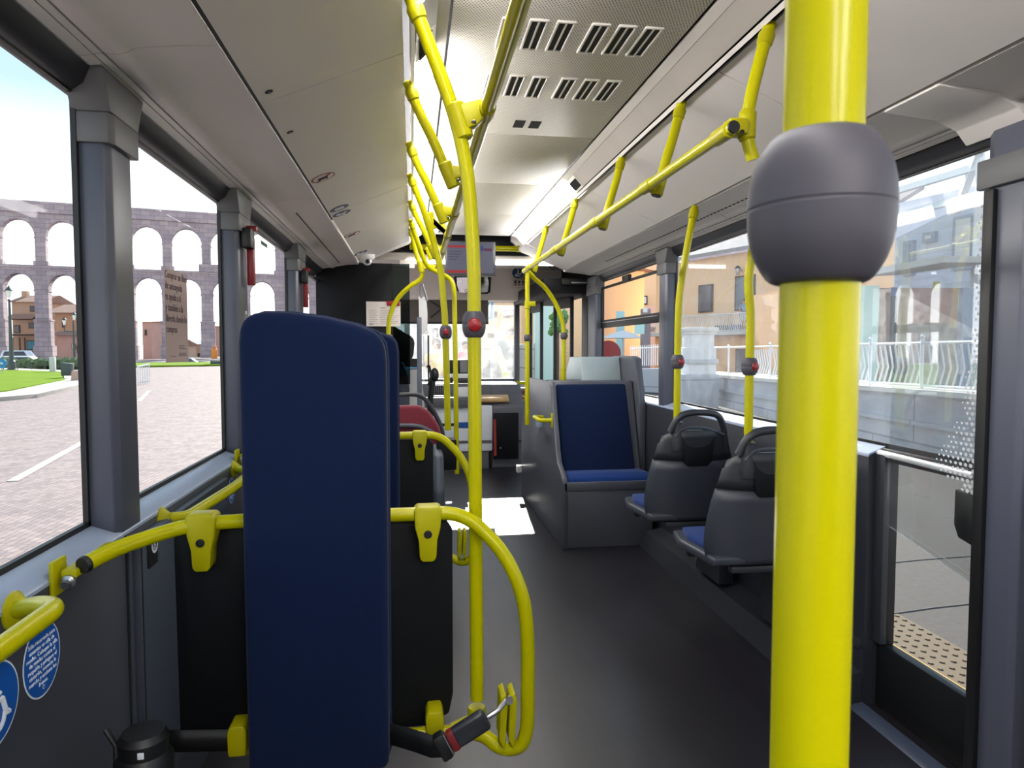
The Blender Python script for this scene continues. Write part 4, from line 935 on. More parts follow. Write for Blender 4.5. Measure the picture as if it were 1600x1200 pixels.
bx(716, 605, 742, 624, 7.38, .06, WHITE, 'body', t); bx(702, 562, 732, 584, 7.50, .05, BLK, 'monitor', t); bx(719, 564, 730, 582, 7.494, .006, pm('monitor_glass', (.22, .22, .24, 1.0), .2), 'screen', t, 0); bx(704, 584, 735, 591, 7.47, .1, WHITE, 'stand', t); bx(714, 591, 733, 599, 7.45, .1, DARKG, 'printer', t); bx(700, 590, 708, 599, 7.45, .08, BLK, 'reader', t)
t = thing('wire_basket', 'small dark wire tray on the cab counter left of the poles', 'tray', tuple(atY(684, 612, 7.35)))
bx(677, 600, 700, 603, 7.38, .04, CABW, 'top_plate', t, 0)
m = MB()
for i in range(8): m.tube([atY(678+i*3, 604, 7.35), atY(677+i*3, 617, 7.35)], .006, 6)
m.tube([atY(677, 604, 7.35), atY(702, 604, 7.35)], .006, 6); m.tube([atY(677, 617, 7.35), atY(702, 617, 7.35)], .006, 6); obj('wires', m, BLK, t)
bx(672, 618, 700, 622, 7.36, .06, CABW, 'counter_block', t)
# driver's partition: black upper wall, smoked side glass, notice and frame
m = MB(); pr = [(-.75, .0), (-.75, 1.955), (-.62, 1.965), (-.40, 2.0), (-.05, 2.005), (-.05, 1.02), (-.17, .95), (-.17, 0)]
q0 = atY(572, 471, 5.72); q1 = atY(626, 510, 5.72)
m.prism([(-.77, .0), (-.77, 1.955), (-.62, 1.96), (-.44, 1.985), (-.16, 1.985), (-.16, 0)], 'y', 5.74, 5.79, .004)
pt = thing('cab_partition', 'black partition wall behind the driver with smoked glass edge', 'partition', (-.4, 5.76, 0)); obj('wall_panel', m, BLKM, pt)
ga, gb = atY(612, 436, 5.75), atY(664, 600, 5.75)
m = MB(); m.span((-.16, 5.755, gb.z), (gb.x-.12, 5.763, 1.985)); lab(obj('side_glass', m, GLS, pt, 0), 'smoked glass')
m = MB(); m.span((ga.x, 5.73, atY(612, 464, 5.75).z), (atY(660, 440, 5.75).x-.05, 5.738, ga.z)); lab(obj('inner_glass', m, GLT, pt, 0), 'clear pane with grey edge')
m = MB(); m.span((atY(655, 505, 5.75).x-.02, 5.75, .0), (atY(655, 505, 5.75).x+.02, 5.80, 1.55), .006); lab(obj('post', m, PIL, pt), 'light grey post')
m = MB(); m.span((-.10, 5.78, 1.955), (.02, 5.80, 2.02)); obj('top_rail', m, BEIGE, pt)
t = thing('notice', 'white paper notice under a red clip on the black partition', 'notice', (q0.x, 5.73, q1.z))
m = MB(); m.span((q0.x, 5.722, q1.z), (q1.x, 5.728, q0.z)); obj('sheet', m, PAPER, t)
m = MB(); w, h = q1.x-q0.x, q0.z-q1.z
for i in range(8): m.span((q0.x+w*.08, 5.7205, q0.z-h*(.36+.075*i)), (q0.x+w*(.33 if i % 2 else .28), 5.7222, q0.z-h*(.36+.075*i)+.003)); m.span((q0.x+w*.40, 5.7205, q0.z-h*(.36+.075*i)), (q0.x+w*(.92-(i % 3)*.06), 5.7222, q0.z-h*(.36+.075*i)+.003))
m.span((q0.x+w*.42, 5.7205, q0.z-h*.27), (q0.x+w*.56, 5.7222, q0.z-h*.27+.007)); m.span((q0.x+w*.08, 5.7205, q1.z+.012), (q0.x+w*.2, 5.7222, q1.z+.02)); obj('text_lines', m, pm('print_grey', (.22, .2, .2, 1.0), .7), t)
m = MB(); m.span((q0.x+w*.60, 5.708, q0.z-h*.17), (q1.x-.005, 5.722, q0.z+.006), .006); lab(obj('clip', m, REDP, t), 'red clip')
# white wiper arm / sun visor column seen beside the partition
t = thing('ticket_pillar', 'white slim upright device with grey edges beside the cab partition', 'device', tuple(atY(664, 560, 6.2)))
m = MB(); pp = [(654, 464), (666, 464), (668, 490), (668, 513), (663, 522), (656, 522), (655, 500)]; m.quadprism([atY(a, b_, 6.2) for a, b_ in pp], (0, .05, 0)); obj('body', m, WHITE, t)
m = MB(); m.tube([atY(657, 444, 6.2), atY(656, 458, 6.2), atY(659, 466, 6.2)], .008, 6); m.tube([atY(660, 444, 6.2), atY(665, 462, 6.2), atY(667, 470, 6.2)], .010, 6); obj('arm', m, STEEL, t)
m = MB(); m.span(atY(668, 524, 6.2), atY(671, 602, 6.2)+V((0, .04, 0))); obj('black_post', m, BLK, t)
m = MB(); m.span(atY(656, 520, 6.2), atY(659, 620, 6.2)+V((0, .03, 0))); m.span(atY(661, 524, 6.2), atY(663, 600, 6.2)+V((0, .03, 0))); obj('post', m, WHITE, t)
m = MB(); m.tube(spline([atY(667, 574, 6.15), atY(671, 572, 6.15), atY(673, 590, 6.15), atY(668, 602, 6.15)], 5), .010, 8); obj('handle', m, BLK, t)
# driver's seat
t = thing('driver_seat', 'driver seat with black headrest and pale grey back seen past the partition', 'seat', (-.02, 6.3, 0))
def ds(pp, y, dpt, mat, name, bev=.01):
    m = MB(); m.quadprism([atY(a, b_, y) for a, b_ in pp], (0, dpt, 0)); bmesh.ops.bevel(m.bm, geom=list(m.bm.edges), offset=bev, segments=2, affect='EDGES'); return obj(name, m, mat, t, 60)
ds([(600, 520), (612, 511), (624, 514), (632, 520), (644, 526), (648, 534), (646, 556), (640, 566), (600, 566)], 5.95, .12, BLK, 'headrest')
ds([(600, 575), (617, 560), (628, 566), (636, 585), (640, 610), (640, 690), (600, 690)], 5.86, .14, WALLB, 'back_shell')
ds([(637, 576), (657, 576), (660, 600), (666, 660), (668, 690), (638, 690)], 5.92, .12, pm('seat_pale_grey', (.42, .42, .42, 1.0), .5), 'backrest')
m = MB(); m.span((-.10, 5.95, 0), (.10, 6.1, .5)); m.span((-.12, 5.9, .44), (.12, 6.4, .56), .02); obj('pedestal', m, DARKG, t)
ds([(630, 560), (656, 561), (656, 574), (632, 573)], 5.90, .14, BLK, 'neck_bar', .004)
DRV = thing('person', 'driver in sky blue shirt and sunglasses, seen in the interior mirror', 'person', (-.20, 6.55, .50))
# steering column side lever, black
t = thing('control_pod', 'black rounded control pod in front of the driver', 'control pod', tuple(atY(679, 590, 6.6)))
m = MB(); m.ball(atY(679, 586, 6.6), .055, 3, (.75, .6, 1.25)); p_ = atY(672, 625, 6.6); m.tube([atY(676, 595, 6.6), p_, (p_.x, 6.6, 0)], .03, 10); obj('pod', m, BLK, t)

# front right corner: door header, folded door leaves, control box
m = MB(); m.prism([(6.28, 1.80), (6.28, 1.94), (8.2, 1.94), (8.2, 1.80)], 'x', 1.20, 1.70, .006); dh = struct('trim_%d' % k, m, BLKM); k += 1
m = MB(); m.span((1.36, 6.22, 1.875), (1.60, 6.30, 1.935), .008); obj('door_motor', m, BLK, dh)
m = MB(); m.span((1.45, 6.21, 1.89), (1.60, 6.225, 1.902), .002); obj('link', m, STEEL, dh)
for i, (px, py, l) in enumerate(((861, 414, 0), (868, 418, 0))): pass
t = thing('vent_slots', 'pair of dark slots in the pale front header above the door', 'vent', tuple(atY(864, 417, 6.3)))
for dy in (0, 4):
    m = MB(); a, c = atY(858+dy, 417-dy*.8, 6.30), atY(868+dy, 421-dy*.8, 6.30); m.quadprism([a+V((0, 0, .006)), c+V((0, 0, .006)), c-V((0, 0, .006)), a-V((0, 0, .006))], (0, .02, 0)); obj('slot', m, BLK, t)
def leaf(nx, ny, n0, lbl, dots=False):
    a, c = V(nx), V(ny); u = (c-a).normalized()
    global di
    m = MB()
    def post(p, w=.035): m.prism([(p.x-w/2, p.y-w/2), (p.x+w/2, p.y-w/2), (p.x+w/2, p.y+w/2), (p.x-w/2, p.y+w/2)], 'z', .02, 1.80, .004)
    post(a); post(c)
    nn = V((-u.y, u.x, 0))*.014
    for z0, z1 in ((.02, .12), (1.70, 1.80)): m.quadprism([a+V((0, 0, z0))-nn, c+V((0, 0, z0))-nn, c+V((0, 0, z1))-nn, a+V((0, 0, z1))-nn], nn*2)
    o = struct(n0, m, BLK)
    m = MB(); m.quadprism([a+V((0, 0, .12))-nn*.15, c+V((0, 0, .12))-nn*.15, c+V((0, 0, 1.70))-nn*.15, a+V((0, 0, 1.70))-nn*.15], nn*.3); obj('pane', m, GL, o, 0)
    return o
p1_ = atY(829, 600, 8.0); p2_ = atY(846, 600, 7.6); p3_ = atY(867, 600, 7.2); p4_ = atY(893, 600, 6.75)
leaf((p1_.x, 8.0, 0), (p2_.x, 7.6, 0), 'door_2', 0)
d3 = leaf((p3_.x, 7.2, 0), (p4_.x, 6.75, 0), 'door_3', 0)
m = MB(); m.prism([(1.62, 6.30), (1.70, 6.30), (1.70, 6.60), (1.64, 6.60)], 'z', 0, 1.9, .004); struct('trim_%d' % k, m, BLK); k += 1
# black dot print on the front door glass
m = MB(); u_ = (V((p4_.x, 6.75, 0))-V((p3_.x, 7.2, 0))); nn = V((-u_.y, u_.x, 0)).normalized(); nn = -nn if nn.y > 0 else nn
for i in range(42):
    for j in range(5):
        f_ = .52+.42*j/5+(.04 if i % 2 else 0); m.disc(V((p3_.x, 7.2, 0))+u_*f_+V((0, 0, .70+i*.022))+nn*.006, nn, .0085-.0009*j, UZ, seg=8)
o = obj('dot_print', m, BLK, d3, 0); o['kind'] = 'stuff'
t = thing('door_control', 'grey door control box with yellow rosette button by the front door', 'control box', tuple(atY(816, 640, 8.0)))
bx(806, 606, 830, 664, 8.0, .08, DASH, 'box', t); c = atY(817, 622, 7.985)
m = MB(); m.lathe([(.035, 0), (.035, .01), (.02, .016), (0, .016)], c, (0, -1, 0), 8); rs = lab(obj('rosette_button', m, pm('button_yellow', (.8, .42, .01, 1.0), .4), t), 'yellow rosette button'); m = MB(); m.lathe([(.013, 0), (.013, .006), (0, .006)], c-V((0, .015, 0)), (0, -1, 0), 12); obj('centre', m, REDP, rs)
m = MB(); m.span(atY(806, 596, 8.0), atY(832, 601, 8.0)+V((0, .05, 0)), .004); obj('yellow_bar', m, YEL, t); m = MB(); m.span(atY(815, 611, 7.985), atY(822, 614, 7.985)+V((0, .02, 0))); obj('red_mark', m, REDP, t)
p_ = atY(808, 664, 8.02); p2 = atY(832, 664, 8.02); m = MB(); m.span((p_.x, 8.02, 0), (p2.x, 8.09, p_.z)); obj('post', m, PIL, t)
DOTW = pm('dot_white', (.85, .85, .86, 1.0), .6)
nt = DOTW.node_tree; tl = nt.nodes.new('ShaderNodeBsdfTranslucent'); tl.inputs[0].default_value = (.9, .9, .92, 1); mx = nt.nodes.new('ShaderNodeMixShader'); mx.inputs[0].default_value = .6
nt.links.new(nt.nodes['Principled BSDF'].outputs[0], mx.inputs[1]); nt.links.new(tl.outputs[0], mx.inputs[2]); nt.links.new(mx.outputs[0], nt.nodes['Material Output'].inputs[0])
# glass screen with white dot print next to the near door
t = thing('glass_screen', 'clear glass screen with white fading dots beside the near door', 'screen', (1.6, 2.0, .6))
XS = 1.585
Ya, Yb = 1.735, 2.10
m = MB(); m.quadprism([V((XS, Ya, .62)), V((XS, Yb, .70)), V((XS, Yb, 1.66)), V((XS, Ya, 1.725))], (.005, 0, 0)); obj('pane', m, GLT, t, 0)
m = MB(); rnd = random.Random(3)
for i in range(60):
    for j in range(11):
        y = Ya+.010+j*.0185+(.009 if i % 2 else 0); z = .885+i*.0150
        low = max(0, 1-(z-.885)/.24); lim = .022+.035*max(0, min(1, (1.40-z)/.25))+.17*low**1.3
        if y-Ya > lim or z > 1.70: continue
        if z < .885+.55*max(0, (y-Ya)-.055): continue
        r_ = .0062*(1-.55*(y-Ya)/max(lim, .03))
        if rnd.random() < .05+.25*(y-Ya)/lim*(low > 0): continue
        m.disc(V((XS-.0005, y, z)), (-1, 0, 0), r_, UZ, seg=12)
o = obj('dot_print', m, DOTW, t, 0); o['kind'] = 'stuff'
m = MB(); m.prism([(Ya-.005, .735), (Ya+.045, .745), (Ya+.062, .78), (Ya+.062, .885), (Ya-.005, .875)], 'x', XS-.012, XS+.02, .004); obj('clamp', m, BLK, t)
m = MB(); m.span((XS-.01, Ya-.035, .0), (XS+.02, Ya, 1.735), .004); obj('post', m, BLK, t)

# ------------------------------------------------------------------ outside: ground
GZ = -.35
COB = brickmat('cobble_road', (160, 144, 142), (136, 124, 125), (112, 100, 100), 5.0, .55, .34, rough=.75, axes='yx', bump=.5, mort=.02)
GRASS = pm('grass', (.125, .215, .002, 1.0), .95, spec=.05, noise=(1.3, .35), bump=(40, .5))
PAVE = pm('pavement', (.048, .042, .040, 1.0), .85, noise=(30, .35), bump=(60, .4))  # shade lying on the pavement is put into this dark base colour
m = MB(); m.grid([[(-140, y, -3.0), (-60, y, -1.3), (-34, y, GZ), (-6, y, GZ), (1.95, y, GZ), (60, y, GZ)] for y in (-12, 10, 40, 90, 180)])
g = struct('ground_road', m, COB, smooth=0); g.name = 'ground'
m = MB()
for a, c in (((-4.9, 9.2), (-5.75, 13.1)), ((-6.2, 15.2), (-7.6, 20.0)), ((-8.3, 22.4), (-10, 28.0)), ((-4.4, 5.0), (-4.65, 7.0))):
    d = V((c[0]-a[0], c[1]-a[1], 0)).normalized(); n_ = V((-d.y, d.x, 0))*.065
    A_, C_ = V((a[0], a[1], GZ+.004)), V((c[0], c[1], GZ+.004)); m.quadprism([A_-n_, C_-n_, C_+n_, A_+n_], (0, 0, .003))
mk_ = obj('lane_marking', m, pm('road_paint', (.40, .385, .37, 1.0), .85, spec=.1)); tag(mk_, 'white worn lane line painted on the cobbled road', 'road marking')
# left verge: pale kerb and grass
kerb = [(-40, 13.0), (-18, 18.2), (-13.2, 20.2), (-12.2, 24.5), (-14.6, 35), (-21, 48), (-34, 60)]
gr = [(-40, 15.5), (-18, 21.2), (-14.3, 23.3), (-13.9, 26), (-16.2, 35), (-21.5, 46), (-34, 56)]
m = MB(); m.prism(kerb+[(-60, 60), (-60, 12)], 'z', GZ-.02, GZ+.13); struct('trim_%d' % k, m, pm('kerb_stone', (.36, .34, .31, 1.0), .8, noise=(3, .15))); k += 1
m = MB(); m.prism(gr+[(-58, 56), (-58, 14)], 'z', GZ+.10, GZ+.17); o = obj('lawn', m, GRASS); tag(o, 'bright green lawn beside the cobbled road', 'grass', kind='stuff')
a, b_ = atD(236, 577, 58), atD(345, 577, 64)
m = MB(); m.quadprism([V((a.x-4, a.y-3, GZ+.02)), V((b_.x+6, b_.y, GZ+.02)), V((b_.x-2, b_.y+5, GZ+.12)), V((a.x-5, a.y+5, GZ+.12))], (0, 0, .12)); o = obj('grass_strip', m, GRASS); tag(o, 'far strip of green grass below the aqueduct', 'grass', kind='stuff')

# ------------------------------------------------------------------ aqueduct
STONE = brickmat('granite_blocks', (176, 160, 162), (154, 140, 148), (118, 106, 114), .7, .9, .5, rough=.95, axes='xz', bump=.6, mort=.014)
A0, A1 = V((-61.17, 113.02, 0)), V((-31.73, 120.41, 0))
adir = (A1-A0).normalized(); anrm = V((adir.y, -adir.x, 0))
aq = thing('aqueduct', 'tall two-tiered grey stone aqueduct across the left windows', 'aqueduct', tuple(A0+V((0, 0, -3))))
def aq_mesh(fn, name):
    m = MB(); fn(m)
    m.bm.transform(Matrix.Identity(4))
    o = obj(name, m, STONE, None, 0)
    o.parent = aq
    ang = math.atan2(adir.y, adir.x)
    o.matrix_local = Matrix.Translation(V((0, 0, 3))) @ Matrix.Rotation(ang, 4, 'Z')
    return o
PIT, S0 = 5.72, 5.7
NB = range(-9, 26)
def tier(z_base, z_spring, z_crown, z_top, wp, th, n0, n1):
    def fn(m):
        for i in NB:
            s0 = S0+i*PIT; s1 = s0+PIT
            half = (PIT-wp)/2; mid = (s0+s1)/2
            pts = [(s0, z_base), (s0+wp/2, z_base), (s0+wp/2, z_spring)]
            for q in range(1, 12):
                a = math.pi*(1-q/12); pts.append((mid+half*math.cos(a), z_spring+(z_crown-z_spring)*math.sin(a)))
            pts += [(s1-wp/2, z_spring), (s1-wp/2, z_base), (s1, z_base), (s1, z_top), (s0, z_top)]
            m.prism(pts, 'y', -th/2, th/2)
            for sg in (s0+wp/2, s1-wp/2): m.span((sg-.08, -th/2-.10, z_spring-.25), (sg+.08, th/2+.12, z_spring))
    return fn
Z0 = 1.3
aq_mesh(tier(Z0+12.0, Z0+16.6, Z0+19.2, Z0+20.3, 1.38, 1.5, 0, 0), 'upper_arcade')
def cap(m):
    m.span((S0-9*PIT, -.9, Z0+20.3), (S0+26*PIT, .9, Z0+21.6)); m.span((S0-9*PIT, -1.05, Z0+20.2), (S0+26*PIT, 1.05, Z0+20.42)); m.span((S0-9*PIT, -.8, Z0+21.6), (S0+26*PIT, .8, Z0+21.95))
aq_mesh(cap, 'water_channel')
aq_mesh(tier(-3.4, Z0+8.7, Z0+11.1, Z0+12.0, 1.80, 2.2, 0, 0), 'lower_arcade')
def deck(m):
    m.span((S0-9*PIT, -1.25, Z0+11.95), (S0+26*PIT, 1.25, Z0+12.35))
    for i in list(NB)+[26]:
        s = S0+i*PIT
        m.span((s-1.06, -1.2, -3.4), (s+1.06, 1.2, Z0+4.2)); m.span((s-1.13, -1.28, Z0+4.0), (s+1.13, 1.28, Z0+4.25)); m.span((s-1.25, -1.4, -3.4), (s+1.25, 1.4, Z0+.3))
        m.span((s-.95, -.85, Z0+12.3), (s+.95, .85, Z0+13.0))
aq_mesh(deck, 'pier_bases')
def block(m): m.span((S0+3.80*PIT, -1.35, Z0+12.3), (S0+5.30*PIT, 1.35, Z0+13.5)); m.span((S0+4.35*PIT, -1.3, Z0+13.5), (S0+4.75*PIT, 1.3, Z0+14.3))
aq_mesh(block, 'inscription_block')

# ------------------------------------------------------------------ far houses on the left
def houseish(name, label, px0, px1, pt, d, wall, roof, wins, rise=1.2, dep=9, zb=-3.2, over=.6, lean=0, group=None, rooff=True):
    a, c = atD(px0, pt, d), atD(px1, pt, d+lean); zt = a.z
    u = V((c.x-a.x, c.y-a.y, 0)); L = u.length; u.normalize(); n = V((-u.y, u.x, 0))
    if n.y < 0: n = -n
    t = thing(name, label, 'building', (a.x, a.y, zb), group)
    A_ = V((a.x, a.y, 0)); C_ = V((c.x, c.y, 0))
    m = MB(); m.quadprism([V((p.x, p.y, zb)) for p in (A_, C_, C_+n*dep, A_+n*dep)], (0, 0, zt-zb)); w = obj('walls', m, wall, t, 0)
    if rooff:
        m = MB(); r0, r1 = A_-u*over-n*over, C_+u*over-n*over
        b = bmesh.new(); P = [r0+V((0, 0, zt)), r1+V((0, 0, zt)), r1+n*(dep+2*over)+V((0, 0, zt)), r0+n*(dep+2*over)+V((0, 0, zt)), r0+n*(dep/2+over)+V((0, 0, zt+rise)), r1+n*(dep/2+over)+V((0, 0, zt+rise))]
        vs = [b.verts.new(p) for p in P]
        for f in ((0, 1, 5, 4), (2, 3, 4, 5), (0, 4, 3), (1, 2, 5), (3, 2, 1, 0)): b.faces.new([vs[i] for i in f])
        bmesh.ops.recalc_face_normals(b, faces=b.faces); m._merge(b); obj('roof', m, roof, t, 0)
    for (wx0, wy0, wx1, wy1, mt) in wins:
        p = atD(wx0, wy0, d+lean*(wx0-px0)/max(1, px1-px0)); q = atD(wx1, wy1, d+lean*(wx1-px0)/max(1, px1-px0))
        s0 = (V((p.x, p.y, 0))-A_).dot(u); s1 = (V((q.x, q.y, 0))-A_).dot(u)
        m = MB(); m.quadprism([A_+u*s0+n*.05+V((0, 0, q.z)), A_+u*s1+n*.05+V((0, 0, q.z)), A_+u*s1+n*.05+V((0, 0, p.z)), A_+u*s0+n*.05+V((0, 0, p.z))], -n*.2); f_ = obj('window_frame', m, TIMB, t, 0)
        e_ = .12; m = MB(); m.quadprism([A_+u*(s0+e_)-n*.15+V((0, 0, q.z+e_)), A_+u*(s1-e_)-n*.15+V((0, 0, q.z+e_)), A_+u*(s1-e_)-n*.15+V((0, 0, p.z-e_)), A_+u*(s0+e_)-n*.15+V((0, 0, p.z-e_))], -n*.03); obj('pane', m, mt, f_, 0)
    return t, A_, u, n
TIMB = pm('dark_timber', (.07, .035, .022, 1.0), .7)
OCH = pm('ochre_render', (.44, .29, .20, 1.0), .9, noise=(.6, .15)); TILE = pm('roof_tile', (.26, .15, .11, 1.0), .9, noise=(2, .3)); PNK = pm('pink_brick', (.50, .32, .27, 1.0), .9, noise=(.6, .15)); WD = pm('window_dark', (.05, .05, .06, 1.0), .2); TEAL = pm('teal_shop', (.05, .25, .34, 1.0), .4); CRM = pm('cream_wall', (.62, .48, .38, 1.0), .9)
ORN = pm('orange_shop', (.46, .28, .17, 1.0), .9)
t, A_, u, n = houseish('timbered_house', 'brown half-timbered house seen through the first lower arch', 18, 64, 472, 128, OCH, TILE, [(47, 478, 56, 487, WD), (44, 504, 56, 513, WD), (40, 532, 55, 547, TEAL), (21, 508, 30, 520, WD), (62, 504, 64, 512, WD)], rise=1.6)
m = MB()
for py in (497, 500, 525, 552): a = atD(18, py, 127.6); m.quadprism([V((a.x, a.y, a.z)), V((a.x, a.y, a.z))+u*5.6, V((a.x, a.y, a.z+.35))+u*5.6, V((a.x, a.y, a.z+.35))], -n*.9)
for i, px in enumerate((20, 31, 39, 57, 62)): a = atD(px, 556, 127.6); m.quadprism([a, a+u*.25, a+u*.25+V((0, 0, 3.4)), a+V((0, 0, 3.4))], -n*.12)
obj('timber_beams', m, TIMB, t, 0)
m = MB(); a = atD(38, 468, 131); m.span((a.x-.5, a.y, a.z-1), (a.x+.5, a.y+1, a.z+1.6)); obj('chimney', m, OCH, t)
m = MB(); a, c = atD(19, 492, 126.5), atD(50, 508, 126.5); m.quadprism([a, a+u*4.6, a+u*4.6-n*1.4-V((0, 0, .8)), a-n*1.4-V((0, 0, .8))], (0, 0, .15)); obj('canopy', m, TILE, t)
houseish('tiled_house', 'ochre house with a wide eave seen through the second lower arch', 86, 150, 489, 124, ORN, TILE, [(113, 532, 118, 540, WD), (120, 536, 127, 543, WD), (97, 502, 101, 512, WD)], rise=1.8, over=1.2)
t, A_, u, n = houseish('shop_house', 'low brick house with awning roof below the wide eaves', 89, 150, 524, 118, PNK, TILE, [(112, 537, 118, 546, WHITE), (120, 540, 127, 552, WHITE)], rise=.8, dep=4, over=.8)
houseish('brick_tower', 'pinkish brick block beside the arch left of the poster', 222, 236, 503, 126, PNK, TILE, [(226, 515, 229, 524, WD)], rise=.3, over=.3)
houseish('low_house', 'long pale pink low building between brick block and poster', 236, 275, 541, 140, CRM, TILE, [(252, 556, 254, 563, WD), (256, 556, 258, 563, WD), (242, 556, 244, 562, WD)], rise=1.4)
houseish('corner_house', 'pink building against the arch right of the poster', 317, 345, 510, 138, PNK, TILE, [(321, 520, 324, 530, WD)], rise=.3, over=.5)
houseish('far_house', 'small grey-roofed house low behind the right arch', 300, 320, 538, 150, CRM, pm('slate', (.3, .32, .33, 1.0), .8), [(309, 552, 312, 558, WD)], rise=1.0)
# lamps
def lantern(t, c, s, m1):
    m = MB(); m.lathe([(.10*s, 0), (.22*s, .55*s), (.22*s, .58*s)], c, (0, 0, 1), 8); la = obj('lantern_glass', m, pm('lantern_glass', (.75, .74, .72, 1.0), .3), t)
    m = MB(); m.lathe([(.27*s, .56*s), (.24*s, .66*s), (.10*s, .82*s), (.04*s, .95*s), (0, 1.0*s)], c, (0, 0, 1), 8); obj('lantern_cap', m, m1, la)
IRON = pm('lamp_iron', (.05, .065, .07, 1.0), .5)
b0 = atD(19, 588, 46); t = thing('street_lamp', 'dark iron street lamp with one lantern on the lawn at left', 'street lamp', tuple(b0), 'street lamps by the aqueduct')
m = MB(); m.lathe([(.34, -.4), (.34, .45), (.24, .5), (.22, 1.0), (.14, 1.1), (.10, 3.0), (.07, 5.0), (.12, 5.05), (.05, 5.15)], b0, (0, 0, 1), 14); obj('post', m, IRON, t); lantern(t, V((b0.x, b0.y, atD(17, 466, 46).z)), .85, IRON)
b0 = atD(117, 580, 60); t = thing('street_lamp', 'twin-lantern street lamp against the ochre house left of the pillar', 'street lamp', tuple(b0), 'street lamps by the aqueduct')
m = MB(); m.lathe([(.25, -.6), (.25, .5), (.12, .6), (.07, 4.0), (.05, 4.4)], b0, (0, 0, 1), 12); a, c = atD(100.5, 508, 60), atD(116, 500, 60); m.tube([(b0.x, b0.y, a.z-.6), (a.x, a.y, a.z-.5), a], .05, 8); obj('post', m, IRON, t); lantern(t, a, .75, IRON); lantern(t, c, .75, IRON)
# cars, posts, barriers beyond the lawn
def car(name, label, px, py, d, L, body, yaw=0, hgt=1.45, group=None):
    c = atD(px, py, d); t = thing(name, label, 'car', tuple(c), group)
    ca, sa = math.cos(yaw), math.sin(yaw)
    def tf(m): m.bm.transform(Matrix.Translation(c) @ Matrix.Rotation(yaw, 4, 'Z')); return m
    h = hgt; l = L/2
    m = MB(); m.prism([(-l, .25), (l, .25), (l, .72), (l*.55, .86), (-l*.95, .88), (-l, .6)], 'y', -.85, .85, .06); obj('body', tf(m), body, t)
    m = MB(); m.prism([(-l*.85, .84), (l*.58, .84), (l*.22, h), (-l*.62, h)], 'y', -.74, .74, .06); cb = obj('cabin', tf(m), body, t)
    m = MB(); m.prism([(-l*.72, .90), (l*.45, .90), (l*.18, h-.10), (-l*.56, h-.10)], 'y', -.765, .765, .02); obj('side_windows', tf(m), WD, cb)
    for x in (-l*.62, l*.62):
        for y in (-.80, .80):
            m = MB(); m.lathe([(.33, -.1), (.33, .1), (.2, .11), (0, .11)], (x, y, .33), (0, 1, 0), 16); obj('wheel', tf(m), BLK, t)
CARW = pm('car_white', (.72, .74, .78, 1.0), .3, coat=.5); CARB = pm('car_blue', (.22, .30, .45, 1.0), .3, coat=.5)
car('car', 'white parked car behind the lawn left of the lower arch pier', 40, 583, 58, 4.4, CARW, .15)
car('van', 'white van parked behind the white car', 36, 579, 72, 4.8, CARW, .1, 2.1)
car('car', 'pale blue parked car low behind the poster', 292, 581, 72, 4.6, CARB, .2)
def post(name, label, cat, px, py, d, w, h, mat):
    c = atD(px, py, d); t = MB(); t.span((c.x-w/2, c.y-w/2, c.z-.1), (c.x+w/2, c.y+w/2, c.z+h), .02); tag(obj(name, t, mat), label, cat); return c
post('stone_post', 'pale stone post standing at the lawn edge', 'post', 83, 590, 42, .28, 1.25, pm('post_stone', (.55, .53, .52, 1.0), .8))
c = atD(106, 598, 34)
t = thing('litter_bin', 'dark grey litter bin on legs at the lawn edge by the pillar', 'litter bin', tuple(c))
m = MB(); m.prism([(c.x-.22, c.z+.35), (c.x+.20, c.z+.35), (c.x+.26, c.z+.95), (c.x-.24, c.z+1.0)], 'y', c.y-.18, c.y+.18, .02); obj('bin', m, IRON, t)
for dx in (-.2, .2): m = MB(); m.tube([(c.x+dx, c.y, c.z-.05), (c.x+dx, c.y, c.z+.95)], .025, 8); obj('leg', m, IRON, t)
m = MB(); c2 = atD(119, 596, 32); m.prism([(c2.x-.2, c2.z-.1), (c2.x+.2, c2.z-.1), (c2.x+.14, c2.z+.5), (c2.x-.14, c2.z+.5)], 'y', c2.y-.1, c2.y+.1, .01); tag(obj('sandwich_board', m, PNK), 'small pinkish board leaning beside the litter bin', 'board')
c = atD(2, 568, 40); t = thing('road_sign', 'round blue road sign at the far left photo edge', 'road sign', (c.x, c.y, GZ)); m = MB(); m.disc(c, (.3, -1, 0), .28, UZ, t=.03); obj('face', m, pm('sign_sky', (.02, .22, .55, 1.0), .4), t); m = MB(); m.tube([(c.x, c.y+.03, GZ+.1), (c.x, c.y+.03, c.z)], .03, 8); obj('post', m, STEEL, t)
m = MB(); m.tube([c+V((-.12, -.045, -.02)), c+V((.08, -.015, -.02))], .03, 6); m.tube([c+V((-.02, -.045, .08)), c+V((.1, -.01, -.02))], .03, 6); obj('arrow', m, STWHITE, t)
